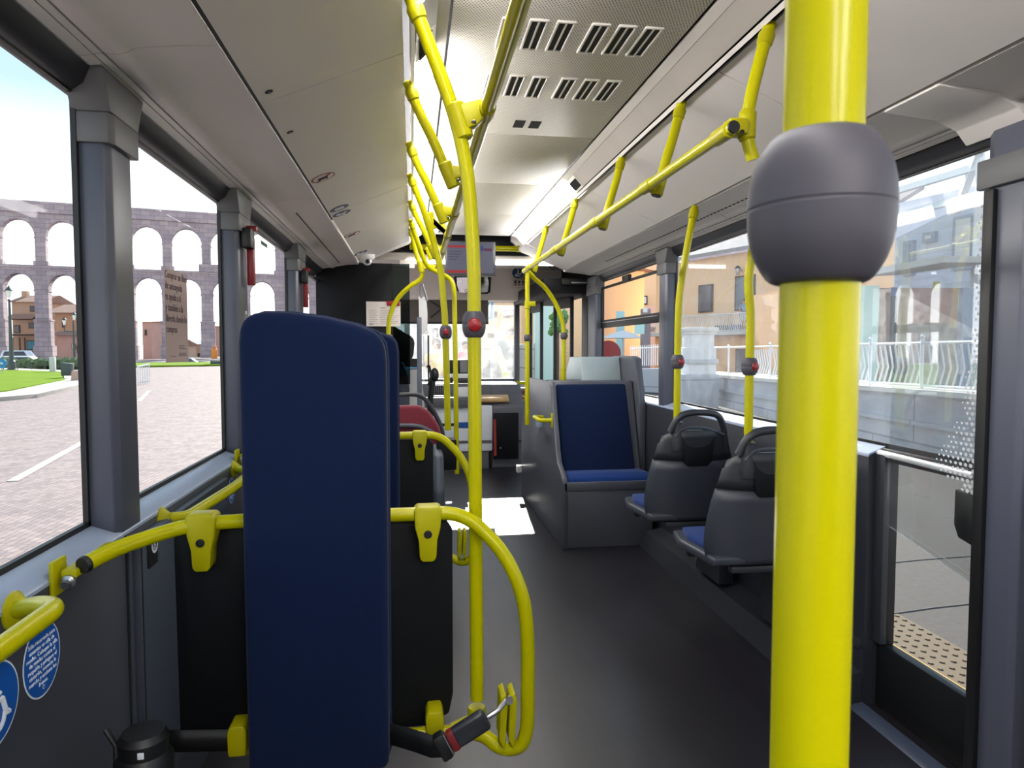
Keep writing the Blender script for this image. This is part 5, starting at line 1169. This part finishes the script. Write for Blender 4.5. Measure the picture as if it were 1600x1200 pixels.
# low rail fence behind the lawn
t = thing('garden_fence', 'thin dark wire fence along the back of the lawn', 'fence', tuple(atD(60, 585, 52)))
a, c = atD(-40, 570, 46), atD(130, 572, 50); m = MB(); m.tube([a, c], .02, 6); m.tube([a-V((0, 0, .4)), c-V((0, 0, .4))], .02, 6); obj('wire', m, IRON, t)
for i in range(9): p = a.lerp(c, i/8); m = MB(); m.tube([p-V((0, 0, .9)), p+V((0, 0, .08))], .03, 6); obj('fence_post', m, IRON, t)
t = thing('pedestrian_barrier', 'white tubular pedestrian barrier just right of the first pillar', 'barrier', tuple(atD(226, 598, 30)))
a, c = atD(215, 573, 30), atD(233, 569, 31); m = MB(); m.tube([a, c], .035, 8); m.tube([a-V((0, 0, .7)), c-V((0, 0, .75))], .025, 8); obj('rails', m, CARW, t)
for i in range(6): p = a.lerp(c, i/5); m = MB(); m.tube([p-V((0, 0, .85)), p], .02, 6); obj('bar', m, CARW, t)
c = atD(330, 583, 62); t = thing('stone_steps', 'dark stepped stone stand at the foot of the pier right of the poster', 'steps', tuple(c))
m = MB()
for i in range(4): m.span((c.x-1.4+i*.45, c.y, c.z-.3), (c.x+.9, c.y+1, c.z+.25+.28*i))
obj('steps', m, IRON, t); m = MB(); m.box(c+V((.2, .4, 1.75)), (.5, .4, .9), .1); m.ball(c+V((.2, .4, 2.35)), .16); lab(obj('orange_figure', m, pm('orange_vest', (.65, .22, .05, 1.0), .8), t), 'orange shape')
# hedge
HEDGE = pm('hedge_green', (.10, .14, .06, 1.0), .9, noise=(3, .4))
m = MB(); rnd = random.Random(5)
for i in range(60):
    p = atD(-30+i*2.8, 580, 52); m.ball((p.x, p.y+rnd.random(), GZ+.25+rnd.random()*.25), .35+.2*rnd.random(), 1)
tag(obj('hedge', m, HEDGE, None, 0), 'low scrubby hedge along the back of the lawn', 'hedge', kind='stuff')

# ------------------------------------------------------------------ right side outside
SZ = -.18
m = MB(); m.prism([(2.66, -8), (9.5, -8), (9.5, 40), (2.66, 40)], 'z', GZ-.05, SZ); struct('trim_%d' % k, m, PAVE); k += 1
m = MB(); m.prism([(2.10, -8), (2.36, -8), (2.36, 40), (2.10, 40)], 'z', GZ-.05, SZ); struct('trim_%d' % k, m, pm('kerb_granite', (.25, .21, .18, 1.0), .8, noise=(12, .2))); k += 1
TACT = pm('tactile_paving', (.115, .083, .05, 1.0), .85, noise=(20, .15))  # base colour darkened to carry the shade on the strip
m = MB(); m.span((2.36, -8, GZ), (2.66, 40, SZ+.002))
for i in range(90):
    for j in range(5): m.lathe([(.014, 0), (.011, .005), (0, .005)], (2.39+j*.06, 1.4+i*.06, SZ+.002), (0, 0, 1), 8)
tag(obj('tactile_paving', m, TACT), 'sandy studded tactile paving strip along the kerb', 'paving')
m = MB(); m.span((2.33, 2.4, SZ-.001), (2.36, 3.3, SZ+.003)); tag(obj('kerb_line', m, pm('kerb_yellow', (.45, .30, .05, 1.0), .8)), 'short worn yellow line on the kerb edge', 'road marking')
m = MB()
for pts in (((1407, 828), (1460, 863), (1535, 912)), ((1390, 880), (1440, 875), (1535, 868)), ((1390, 960), (1460, 950), (1535, 942))):
    m.tube([atZ(a, b_, SZ) for a, b_ in pts], .006, 5)
tag(obj('pavement_joint', m, pm('joint_dark', (.09, .085, .085, 1.0), .9)), 'dark cracks and joints across the grey pavement', 'crack')
# retaining wall with fence
WSTONE = brickmat('retaining_stone', (205, 205, 210), (190, 190, 198), (150, 150, 158), .8, 1.6, .55, rough=.9, axes='yz', bump=.3, mort=.012)
WCAP = pm('wall_coping', (.62, .60, .57, 1.0), .8, noise=(3, .1))
Wa, Wb = V((6.20, 3.5, 0)), V((7.95, 18.5, 0)); wd_ = (Wb-Wa).normalized(); wn_ = V((wd_.y, -wd_.x, 0))
t = thing('retaining_wall', 'long grey stone retaining wall beyond the right windows', 'wall', tuple(Wa))
m = MB(); m.quadprism([Wa+V((0, 0, SZ-.1)), Wb+V((0, 0, SZ-.1)), Wb+V((0, 0, .52)), Wa+V((0, 0, .75))], wn_*.5); obj('masonry', m, WSTONE, t, 0)
m = MB(); m.quadprism([Wa-wn_*.08+V((0, 0, .74)), Wb-wn_*.08+V((0, 0, .51)), Wb-wn_*.08+V((0, 0, .58)), Wa-wn_*.08+V((0, 0, .81))], wn_*.66); obj('coping', m, WCAP, t, 0)
m = MB(); m.quadprism([Wa-wn_*.06+V((0, 0, .27)), Wb-wn_*.06+V((0, 0, .2)), Wb-wn_*.06+V((0, 0, .25)), Wa-wn_*.06+V((0, 0, .33))], wn_*.1); obj('ledge', m, WSTONE, t, 0)
t = thing('railing', 'white metal railing with thin bars on the retaining wall', 'fence', tuple(Wa+V((0, 0, .8))))
FW_ = pm('fence_white', (.85, .86, .88, 1.0), .4)
L = (Wb-Wa).length; fb = Wa+wn_*.15; gz = lambda s: .80-.23*s/L
m = MB(); m.tube([fb+V((0, 0, gz(0)+.60)), fb+wd_*L+V((0, 0, gz(L)+.72))], .02, 8); m.tube([fb+V((0, 0, gz(0)+.06)), fb+wd_*L+V((0, 0, gz(L)+.06))], .018, 8); obj('rails', m, FW_, t)
s = .2
while s < L:
    p = fb+wd_*s; m = MB()
    if round(s/.13) % 10 == 0:
        m.tube([p+V((0, 0, gz(s))), p+V((0, 0, gz(s)+.70))], .024, 8); m.ball(p+V((0, 0, gz(s)+.73)), .035, 1); obj('railing_post', m, FW_, t)
    elif s < 11.5:
        m.tube([p+V((0, 0, gz(s)+.06)), p+wn_*.06+V((0, 0, gz(s)+.3)), p+V((0, 0, gz(s)+.62))], .015, 6); obj('bar', m, FW_, t)
    s += .13
# gate pillar with white cap
c = atD(1090, 560, 17.2); gp = thing('stone_pillar', 'broad grey stone pillar with white cap behind the farther window pole', 'pillar', (c.x, c.y, SZ))
m = MB(); m.box((c.x, c.y, .55), (.68, .7, 1.5), .02); m.box((c.x, c.y, 1.25), (.60, .6, .9), .02); obj('shaft', m, pm('pillar_stone', (.74, .73, .73, 1.0), .85, noise=(4, .12)), gp)
m = MB(); m.box((c.x, c.y, 1.74), (.76, .76, .10), .02); m.box((c.x, c.y, 1.66), (.68, .68, .08), .01); obj('cap', m, WCAP, gp)
m = MB(); m.box((c.x, c.y, .95), (.76, .78, .12), .02); m.box((c.x-.1, c.y, .2), (.95, .9, .9), .02); obj('plinth', m, WSTONE, gp)
# orange building with balcony
PEACH = pm('peach_render', (.90, .60, .36, 1.0), .9, noise=(.8, .08)); PEACH2 = pm('peach_base', (.88, .52, .26, 1.0), .9, noise=(.8, .08))
e0, e1 = atD(1050, 415, 42), atD(1240, 378, 34)
bd_ = V((e1.x-e0.x, e1.y-e0.y, 0)); bd_.normalize(); bn = V((bd_.y, -bd_.x, 0)); bn = -bn if bn.dot(V((e0.x, e0.y, 0))) < 0 else bn
BO = V((e0.x, e0.y, 0)); EV = e0.z+.1
def hitb(px, py):
    d = ray(px, py); u_ = (BO-EYE).dot(bn)/d.dot(bn); return EYE+d*u_
ob = thing('apartment_house', 'peach apartment house with white balcony beyond the right window', 'building', (BO.x, BO.y, SZ))
P0, P1 = BO-bd_*1.5, BO+bd_*13
m = MB(); m.quadprism([P0+V((0, 0, -.5)), P1+V((0, 0, -.5)), P1+V((0, 0, EV)), P0+V((0, 0, EV))], bn*8); obj('walls', m, PEACH, ob, 0)
m = MB(); m.quadprism([P0-bn*.7+V((0, 0, EV)), P1-bn*.7+V((0, 0, EV)), P1+bn*4+V((0, 0, EV+2.3)), P0+bn*4+V((0, 0, EV+2.3))], (0, 0, .2)); obj('roof', m, pm('grey_tiles', (.30, .28, .29, 1.0), .9, noise=(5, .3)), ob, 0)
m = MB(); zb_ = hitb(1150, 520).z; m.quadprism([BO-bd_*1.5-bn*.9+V((0, 0, zb_-.12)), P1-bn*.9+V((0, 0, zb_-.12)), P1+V((0, 0, zb_-.12)), BO-bd_*1.5+V((0, 0, zb_-.12))], (0, 0, .2)); obj('balcony_slab', m, WCAP, ob, 0)
m = MB(); m.quadprism([P0-bn*.03+V((0, 0, -.4)), P1-bn*.03+V((0, 0, -.4)), P1-bn*.03+V((0, 0, zb_-.15)), P0-bn*.03+V((0, 0, zb_-.15))], bn*.02); obj('ground_floor', m, PEACH2, ob, 0)
SHUT = pm('shutter_dark', (.13, .11, .11, 1.0), .7); DOORG = pm('door_glass', (.12, .14, .17, 1.0), .25)
for px0, py0, px1, py1 in ((1093, 446, 1115, 489), (1150, 432, 1181, 486), (1112, 545, 1120, 580), (1151, 545, 1170, 591)):
    a, c = hitb(px0, py0), hitb(px1, py0); zt, z_ = a.z, hitb(px0, py1).z
    m = MB(); m.quadprism([V((p.x, p.y, z)) for p, z in ((a, z_), (c, z_), (c, zt), (a, zt))], -bn*.08); f_ = obj('window_frame', m, TIMB, ob, 0)
    u_ = (V((c.x, c.y, 0))-V((a.x, a.y, 0))).normalized()*.1; m = MB(); m.quadprism([V((p.x, p.y, z))-bn*.09 for p, z in ((a+u_, z_+.1), (c-u_, z_+.1), (c-u_, zt-.1), (a+u_, zt-.1))], -bn*.02); obj('pane', m, SHUT if px0 != 1150 else DOORG, f_, 0)
# balcony railing, bars one by one
br_ = thing('balcony_railing', 'white wavy balcony railing on the peach house', 'railing', tuple(BO-bn*.85+V((0, 0, zb_))))
r0 = BO-bd_*1.2-bn*.85
m = MB(); m.tube([r0+V((0, 0, zb_+1.0)), r0+bd_*11+V((0, 0, zb_+1.0))], .032, 6); m.tube([r0+V((0, 0, zb_+.12)), r0+bd_*11+V((0, 0, zb_+.12))], .02, 6); obj('rails', m, FW_, br_)
for i in range(74):
    p = r0+bd_*(.15*i); m = MB(); m.tube([p+V((0, 0, zb_+.12)), p-bn*.10+V((0, 0, zb_+.38)), p+V((0, 0, zb_+.65)), p+V((0, 0, zb_+1.0))], .020, 4); obj('bar', m, FW_, br_, 0)
for px, py, l in ((1137, 508, 'small dark flower pot at the balcony floor'), (1160, 504, 'larger blue-grey flower box on the balcony floor')):
    c = hitb(px, py)-bn*.45; m = MB(); m.box((c.x, c.y, zb_+.25), (.7, .25, .34), .05); tag(obj('flower_box', m, CARB if px == 1160 else IRON), l, 'flower box')
c = hitb(1160, 424); t = thing('wall_lamp', 'grey lantern on the peach house wall above the balcony door', 'lamp', tuple(c)); m = MB(); m.lathe([(.08, 0), (.16, .3), (.16, .32)], c-bn*.35-V((0, 0, .2)), (0, 0, 1), 8); m.tube([c, c-bn*.35+V((0, 0, .25))], .03, 6); obj('lantern', m, STEEL, t); m = MB(); m.lathe([(.2, 0), (.06, .16), (0, .17)], c-bn*.35+V((0, 0, .12)), (0, 0, 1), 8); obj('cap', m, IRON, t)
# further buildings ahead on the right
t, A_, u, n = houseish('peach_block', 'peach building seen through the hopper window with balconies', 940, 1052, 400, 62, PEACH, TILE, [(999, 462, 1012, 476, WHITE), (962, 466, 976, 476, WHITE), (958, 500, 964, 508, WD), (983, 505, 990, 511, WD)], rise=1.0, zb=-.4)
houseish('pink_house', 'pale lilac house front left of the dark utility pole', 950, 1060, 478, 52, pm('lilac_render', (.55, .47, .50, 1.0), .9), TILE, [(984, 512, 992, 518, WD), (1016, 511, 1026, 518, WD)], rise=.3, zb=-.4, rooff=False)
c = atD(1008, 560, 30); t = thing('utility_pole', 'dark grey utility pole with pale sign behind the hopper window', 'pole', (c.x, c.y, GZ)); m = MB(); m.span((c.x-.18, c.y-.15, GZ), (c.x+.18, c.y+.15, atD(1008, 483, 30).z)); obj('post', m, pm('pole_grey', (.25, .22, .25, 1.0), .7), t); a, b_ = atD(992, 499, 29.6), atD(1008, 522, 29.6); m = MB(); m.span((a.x, a.y, b_.z), (b_.x, a.y+.05, a.z)); obj('sign_board', m, pm('pale_cyan', (.42, .72, .72, 1.0), .5), t); a, b_ = atD(1005, 481, 29.5), atD(1012, 488, 29.5); m = MB(); m.span((a.x, a.y, b_.z), (b_.x, a.y+.04, a.z)); obj('plate', m, WHITE, t)
a, b_ = atD(964, 486, 40), atD(977, 530, 40); m = MB(); m.span((a.x, a.y, b_.z-2), (b_.x, a.y+.2, a.z)); tag(obj('banner', m, pm('banner_cyan', (.50, .78, .82, 1.0), .6)), 'pale cyan vertical banner left of the utility pole', 'banner')
c = atD(973, 521, 36); t = thing('parasol', 'white market parasol below the hopper window bar', 'parasol', (c.x, c.y, GZ)); m = MB(); m.lathe([(1.2, -.25), (.6, 0), (.05, .15), (0, .16)], c, (0, 0, 1), 8); obj('canopy', m, WHITE, t); m = MB(); m.tube([(c.x, c.y, GZ), c], .03, 6); obj('pole', m, STEEL, t)
c = atD(950, 552, 14); t = thing('stop_sign', 'round red sign edge at the left of the hopper window', 'road sign', (c.x, c.y, GZ)); m = MB(); m.lathe([(.26, -.01), (.26, .01), (0, .01)], c, (-.2, -1, 0), 24); obj('face', m, REDP, t); m = MB(); m.tube([(c.x, c.y+.03, GZ), (c.x, c.y+.03, c.z)], .03, 8); obj('post', m, STEEL, t)
# white picket rail far ahead
t = thing('picket_rail', 'white picket rail above pale wall at the hopper window', 'fence', tuple(atD(1000, 560, 26)))
a, b_ = atD(985, 545, 24), atD(1056, 541, 22)
m = MB(); m.tube([a, b_], .02, 6); obj('rail', m, FW_, t)
for i in range(22): p = a.lerp(b_, i/21); m = MB(); m.tube([p-V((0, 0, .6)), p+V((0, 0, .1))], .016, 5); obj('picket', m, FW_, t)
a, b_ = atD(945, 578, 24), atD(1060, 575, 22); m = MB(); m.quadprism([V((a.x, a.y, SZ)), V((b_.x, b_.y, SZ)), V((b_.x, b_.y, b_.z)), V((a.x, a.y, a.z))], (0, .4, 0)); tag(obj('garden_wall', m, WSTONE, None, 0), 'low pale wall under the white picket rail', 'wall')
# glass kiosk above the retaining wall
kd = 13.0
kk = thing('kiosk', 'glazed kiosk with mint corner post behind the railing', 'kiosk', tuple(atD(1430, 600, kd)))
MINT = pm('mint_metal', (.55, .72, .66, 1.0), .4); BRN = pm('kiosk_brown', (.30, .21, .16, 1.0), .7)
def kb(px0, py0, px1, py1, d, dep, mat, name, bev=0):
    a, c = atD(px0, py0, d), atD(px1, py1, d); m = MB(); ru = V((RT.x, RT.y, 0)).normalized(); fu = V((FW.x, FW.y, 0)).normalized()
    w_ = (c-a).dot(ru); A_ = a; m.quadprism([A_, A_+ru*w_, A_+ru*w_+V((0, 0, c.z-a.z)), A_+V((0, 0, c.z-a.z))], fu*dep); return obj(name, m, mat, kk, 0)
kb(1351, 446, 1374, 640, kd, .25, MINT, 'corner_post'); kb(1375, 450, 1392, 640, kd+.3, .2, BRN, 'brown_post'); kb(1392, 452, 1402, 640, kd+.4, .2, IRON, 'dark_post')
kb(1400, 450, 1545, 640, kd+2.2, .2, pm('kiosk_brick', (.45, .27, .22, 1.0), .8, noise=(4, .4)), 'back_wall'); kb(1400, 506, 1500, 640, kd+2.0, .15, pm('kiosk_counter', (.36, .33, .29, 1.0), .7, noise=(5, .3)), 'counter'); kb(1505, 450, 1540, 640, kd+1.0, .15, pm('kiosk_blue', (.42, .48, .60, 1.0), .4), 'blue_panel')
m = MB(); m.quadprism([atD(1345, 433, kd-.6), atD(1475, 410, kd-.6), atD(1560, 410, kd+1.5), atD(1400, 430, kd+2.5)], (0, 0, .12)); obj('roof_slab', m, WCAP, kk, 0)
kb(1394, 449, 1402, 462, kd-.1, .04, pm('kiosk_sign_blue', (.05, .08, .25, 1.0), .4), 'blue_sign'); kb(1460, 440, 1468, 451, kd-.1, .04, YEL, 'yellow_sign')
m = MB(); m.quadprism([atD(1374, 452, kd+.1), atD(1545, 436, kd+.1), atD(1545, 600, kd+.1), atD(1374, 600, kd+.1)], (0, .02, 0)); obj('front_glass', m, glass('kiosk_glass', (.97, .98, .98), .03, veil=.05), kk, 0)
TIMB_ = TIMB; TIMB = pm('pale_frame', (.35, .40, .50, 1.0), .5)
# blue-grey modern block and white steel canopy above
t, A_, u, n = houseish('modern_block', 'blue-grey modern block rising behind the kiosk roof', 1400, 1600, 318, 24, pm('blue_grey_cladding', (.62, .68, .82, 1.0), .5), TILE, [(1417, 378, 1432, 430, CARB), (1450, 365, 1470, 378, WHITE), (1500, 340, 1530, 420, WHITE)], rise=.1, rooff=False, zb=-.4, lean=-4)
TIMB = TIMB_
t = thing('steel_canopy', 'white steel canopy beams against the sky above the modern block', 'canopy', tuple(atD(1500, 280, 16)))
for (a, b_, c, d_) in (((1380, 305), (1545, 255), 18, 14), ((1390, 340), (1545, 300), 18, 14), ((1495, 330), (1530, 235), 16, 14)):
    m = MB(); m.tube([atD(a[0], a[1], c), atD(b_[0], b_[1], d_)], .10, 4); obj('beam', m, pm('beam_white', (.60, .68, .74, 1.0), .4), t, 0)
m = MB(); m.span(atD(1525, 420, 14.2), atD(1545, 235, 14.0)+V((0, .2, 0))); obj('column', m, CARW, t)
c_ = atD(1535, 420, 14.2); m = MB(); m.span((c_.x-.1, c_.y, SZ), (c_.x+.1, c_.y+.2, c_.z)); obj('column_foot', m, CARW, t)
# house behind the near part of window: dark shop
houseish('corner_shop', 'dark shop front glimpsed between big pole and kiosk', 1325, 1352, 430, 22, PEACH2, TILE, [(1328, 495, 1350, 575, TEAL)], rise=.2, zb=-.4, rooff=False)

# ------------------------------------------------------------------ seen through the windscreen
houseish('stone_house', 'warm ochre house with shutters seen through the windscreen', 752, 815, 430, 48, PEACH, TILE, [(768, 488, 777, 496, WD), (790, 485, 806, 495, WHITE), (764, 521, 772, 528, WD), (793, 515, 804, 523, WD)], rise=.6, zb=-.4, lean=-6)
houseish('white_house', 'bleached pale house far ahead in the left of the windscreen', 640, 752, 480, 70, pm('white_render', (.75, .74, .72, 1.0), .9), TILE, [(676, 513, 684, 530, CARB), (724, 510, 732, 526, CARB), (660, 508, 668, 522, CARB)], rise=.6, zb=-.4)
a, b_ = atD(742, 545, 30), atD(835, 536, 22); m = MB(); m.quadprism([V((a.x, a.y, GZ)), V((b_.x, b_.y, GZ)), V((b_.x, b_.y, b_.z)), V((a.x, a.y, a.z))], (0, .5, 0)); wl_ = thing('stone_wall', 'pale stone wall with buttress in the right of the windscreen', 'wall', tuple(a)); obj('masonry', m, brickmat('pale_stone', (200, 195, 185), (184, 180, 172), (150, 146, 140), .8, 1.2, .5, axes='xz'), wl_, 0)
m = MB(); p = atD(783, 542, 24); m.span((p.x-.35, p.y-.3, GZ), (p.x+.35, p.y+.3, p.z+.25), .03); obj('buttress', m, WCAP, wl_)
m = MB(); m.tube([atD(778, 545, 23), atD(790, 585, 20)], .10, 8); tag(obj('hose', m, pm('yellow_green', (.60, .66, .10, 1.0), .6)), 'yellow-green strip leaning on the pale stone wall', 'strip')
c = atD(764, 483, 20); t = thing('bus_stop_sign', 'blue and white sign at the upper right of the windscreen', 'sign', (c.x, c.y, GZ)); m = MB(); m.box(c, (.30, .04, .70), .01); obj('board', m, STWHITE, t); m = MB(); m.box(c+V((.0, -.025, 0)), (.24, .01, .58), .004); obj('face', m, TEAL, t); m = MB(); m.quadprism([c+V((-.10, -.035, -.22)), c+V((.02, -.035, -.22)), c+V((.06, -.035, .18)), c+V((.02, -.035, .18))], (0, .006, 0)); obj('arrow', m, STWHITE, t); m = MB(); m.tube([(c.x-.18, c.y+.03, GZ), (c.x-.18, c.y+.03, c.z+.35)], .03, 8); obj('post', m, STEEL, t)
# greenery and pale hoarding by the front door
c = atD(872, 503, 17); t = thing('small_tree', 'small green tree crown seen through the folded door glass', 'tree', (c.x, c.y, SZ)); rnd = random.Random(2); m = MB()
for i in range(40): m.ball((c.x+rnd.uniform(-.16, .16), c.y+rnd.uniform(-.2, .2), c.z+rnd.uniform(-.26, .24)), .06+.06*rnd.random(), 1)
obj('foliage', m, pm('tree_green', (.10, .26, .06, 1.0), .8, noise=(8, .5)), t, 0); m = MB(); m.tube([(c.x, c.y, SZ), (c.x, c.y, c.z)], .03, 8); obj('trunk', m, TIMB, t)
a, b_ = atD(836, 455, 22), atD(870, 600, 22); m = MB(); m.span((a.x, a.y, SZ), (b_.x, a.y+.3, a.z)); tag(obj('hoarding', m, MINT), 'pale mint board outside behind the folded front door', 'board')
a, b_ = atD(880, 445, 30), atD(912, 600, 30); m = MB(); m.span((a.x, a.y, SZ), (b_.x, a.y+3, a.z)); tag(obj('peach_gable', m, PEACH, None, 0), 'peach gable wall glimpsed right of the dotted door glass', 'building')
# people
SKIN = pm('skin', (.50, .30, .21, 1.0), .55); HAIR = pm('hair_dark', (.03, .02, .015, 1.0), .7)
def skinmesh(name, verts, edges, radii, mat, parent, sub=1, root=0):
    me = bpy.data.meshes.new(name); me.from_pydata([tuple(V(v)-world_org(parent)) for v in verts], edges, [])
    me.materials.append(mat); o = bpy.data.objects.new(name, me); COL.objects.link(o); o.parent = parent
    md = o.modifiers.new('skin', 'SKIN'); sv = me.skin_vertices[0].data if me.skin_vertices else None
    if sv is None:
        bm = bmesh.new(); bm.from_mesh(me); bm.verts.layers.skin.verify(); bm.to_mesh(me); bm.free(); sv = me.skin_vertices[0].data
    for i, r in enumerate(radii):
        rr = r if isinstance(r, tuple) else (r, r); sv[i].radius = rr; sv[i].use_root = (i == root)
    md.use_smooth_shade = True
    s_ = o.modifiers.new('subdivision', 'SUBSURF'); s_.levels = sub; s_.render_levels = sub
    return o
def person(label, c, H, yaw, top, bottom, stride=.10, arms=(.1, .1), long_hair=False, lean=0):
    t = thing('person', label, 'person', tuple(c)); s = H/1.75; R_ = Matrix.Rotation(yaw, 3, 'Z')
    def q(x, y, z): return V(c)+R_ @ V((x*s, y*s, z*s))
    Vt = [q(0, 0, .95), q(0, -.01, 1.15), q(0, 0, 1.38), q(0, 0, 1.50), q(0, -.02, 1.60), q(0, -.02, 1.70),
          q(.19, 0, 1.42), q(.25, .02, 1.14), q(.24, -.10-arms[0], .93), q(.24, -.14-arms[0], .84),
          q(-.19, 0, 1.42), q(-.25, .02, 1.14), q(-.24, -.10-arms[1], .93), q(-.24, -.14-arms[1], .84),
          q(.10, 0, .88), q(.11, -stride*.5, .48), q(.11, -stride, .08), q(.12, -stride-.14, .035),
          q(-.10, 0, .88), q(-.11, stride*.5, .48), q(-.11, stride, .08), q(-.12, stride-.14, .035)]
    E_ = [(0, 1), (1, 2), (2, 3), (3, 4), (4, 5), (2, 6), (6, 7), (7, 8), (8, 9), (2, 10), (10, 11), (11, 12), (12, 13), (0, 14), (14, 15), (15, 16), (16, 17), (0, 18), (18, 19), (19, 20), (20, 21)]
    rd = [.14, .12, .13, .055, .085, .075, .06, .042, .032, .03, .06, .042, .032, .03, .085, .058, .04, .035, .085, .058, .04, .035]
    skinmesh('body', Vt, E_, [r*s for r in rd], SKIN, t)
    skinmesh('shirt', [Vt[0], Vt[1], Vt[2], Vt[2]+V((0, 0, .07)), Vt[6], (V(Vt[6])*.4+V(Vt[7])*.6), Vt[10], (V(Vt[10])*.4+V(Vt[11])*.6)], [(0, 1), (1, 2), (2, 3), (2, 4), (4, 5), (2, 6), (6, 7)], [x*s for x in (.17, .155, .165, .09, .08, .075, .08, .075)], top, t)
    kl = .55
    skinmesh('trousers', [q(0, 0, .98), q(0, 0, .90), q(.10, 0, .85), q(.115, -stride*.45, kl), q(-.10, 0, .85), q(-.115, stride*.45, kl)], [(0, 1), (1, 2), (2, 3), (1, 4), (4, 5)], [x*s for x in (.155, .16, .11, .095, .11, .095)], bottom, t)
    m = MB(); m.ball(q(0, .015, 1.70), .108*s, 2, (.9, 1, .95)); h_ = obj('hair', m, HAIR, t)
    m = MB(); m.ball(q(0, -.02, 1.63), .10*s, 2, (.8, .95, 1.15)); fc = obj('head', m, SKIN, t)
    m = MB(); m.ball(q(0, -.125, 1.62), .018*s, 1)
    m.ball(q(.085, -.01, 1.63), .024*s, 1); m.ball(q(-.085, -.01, 1.63), .024*s, 1); obj('nose_and_ears', m, SKIN, fc)
    m = MB()
    for x in (-.035, .035): m.ball(q(x, -.105, 1.65), .014*s, 1)
    m.box(q(0, -.112, 1.57), (.05*s, .01*s, .012*s)); obj('eyes_and_mouth', m, HAIR, fc)
    return t
YT = pm('shirt_yellow', (.75, .55, .12, 1.0), .9); BS = pm('shorts_blue', (.10, .22, .42, 1.0), .9); PT = pm('top_pink', (.70, .22, .26, 1.0), .9); NB_ = pm('shirt_sky', (.12, .36, .60, 1.0), .9); WT = pm('cloth_white', (.7, .7, .7, 1.0), .9)
c = atD(682, 560, 15.5); person('person in yellow shirt and blue shorts standing ahead of the windscreen', (c.x, c.y, GZ), 1.82, .5, YT, BS, .05, (.12, .12))
c = atD(727, 560, 20); person('person in pink top walking beyond the windscreen', (c.x, c.y, GZ), 1.80, .2, PT, WT, .12)
c = hitb(1172, 470)-bn*.4; person('person in pale blue shirt standing at the balcony door', (c.x, c.y, zb_+.08), 1.65, -.5, CARB, WT, .03)

# the driver, seated behind the partition
t = DRV; dx, dy = -.20, 6.52
def dq(x, y, z): return V((dx+x, dy+y, z))
vs = [dq(0, 0, .62), dq(0, .02, .85), dq(0, .03, 1.08), dq(0, .05, 1.20), dq(0, .07, 1.29), dq(.19, .04, 1.13), dq(.23, .20, .92), dq(.16, .45, .98), dq(.14, .52, 1.0), dq(-.19, .04, 1.13), dq(-.23, .20, .92), dq(-.16, .45, .98), dq(-.14, .52, 1.0), dq(.11, .40, .64), dq(.12, .55, .30), dq(.12, .66, .10), dq(-.11, .40, .64), dq(-.12, .55, .30), dq(-.12, .66, .10)]
es = [(0, 1), (1, 2), (2, 3), (3, 4), (2, 5), (5, 6), (6, 7), (7, 8), (2, 9), (9, 10), (10, 11), (11, 12), (0, 13), (13, 14), (14, 15), (0, 16), (16, 17), (17, 18)]
skinmesh('body', vs, es, [.15, .14, .14, .058, .07, .062, .045, .034, .034, .062, .045, .034, .034, .085, .055, .045, .085, .055, .045], SKIN, t)
skinmesh('shirt', [vs[0], vs[1], vs[2], dq(0, .035, 1.15), vs[5], dq(.215, .13, 1.01), vs[9], dq(-.215, .13, 1.01)], [(0, 1), (1, 2), (2, 3), (2, 4), (4, 5), (2, 6), (6, 7)], [.17, .165, .165, .09, .085, .075, .085, .075], NB_, t)
skinmesh('trousers', [dq(0, 0, .66), dq(0, .02, .62), vs[13], vs[14], vs[16], vs[17]], [(0, 1), (1, 2), (2, 3), (1, 4), (4, 5)], [.16, .165, .105, .075, .105, .075], INK, t)
m = MB(); m.ball(dq(0, .07, 1.37), .105, 2, (.82, .95, 1.15)); hd_ = obj('head', m, SKIN, t)
m = MB(); m.ball(dq(0, .045, 1.415), .105, 2, (.88, .95, .85)); obj('hair', m, HAIR, hd_)
m = MB(); m.ball(dq(0, .175, 1.36), .02, 1); m.ball(dq(.088, .07, 1.37), .024, 1); m.ball(dq(-.088, .07, 1.37), .024, 1); obj('nose_and_ears', m, SKIN, hd_)
m = MB(); m.box(dq(0, .155, 1.39), (.15, .04, .035), .01); obj('sunglasses', m, BLK, hd_)
m = MB(); m.ball(dq(0, .115, 1.295), .06, 2, (1, .8, .7)); obj('beard', m, HAIR, hd_)
m = MB(); m.tube([dq(.19*math.cos(a_*math.pi/10), .56+.08*math.sin(a_*math.pi/10)*0-.06*math.sin(a_*math.pi/10), 1.0+.19*math.sin(a_*math.pi/10)*.5) for a_ in range(21)], .014, 8); sw = thing('steering_wheel', 'black steering wheel in front of the driver', 'steering wheel', tuple(dq(0, .56, .8))); obj('rim', m, BLK, sw)
m = MB(); m.tube([dq(0, .56, 1.0), dq(0, .85, .80)], .03, 10); m.tube([dq(-.19, .56, 1.0), dq(.19, .56, 1.0)], .012, 8); obj('column', m, BLK, sw)
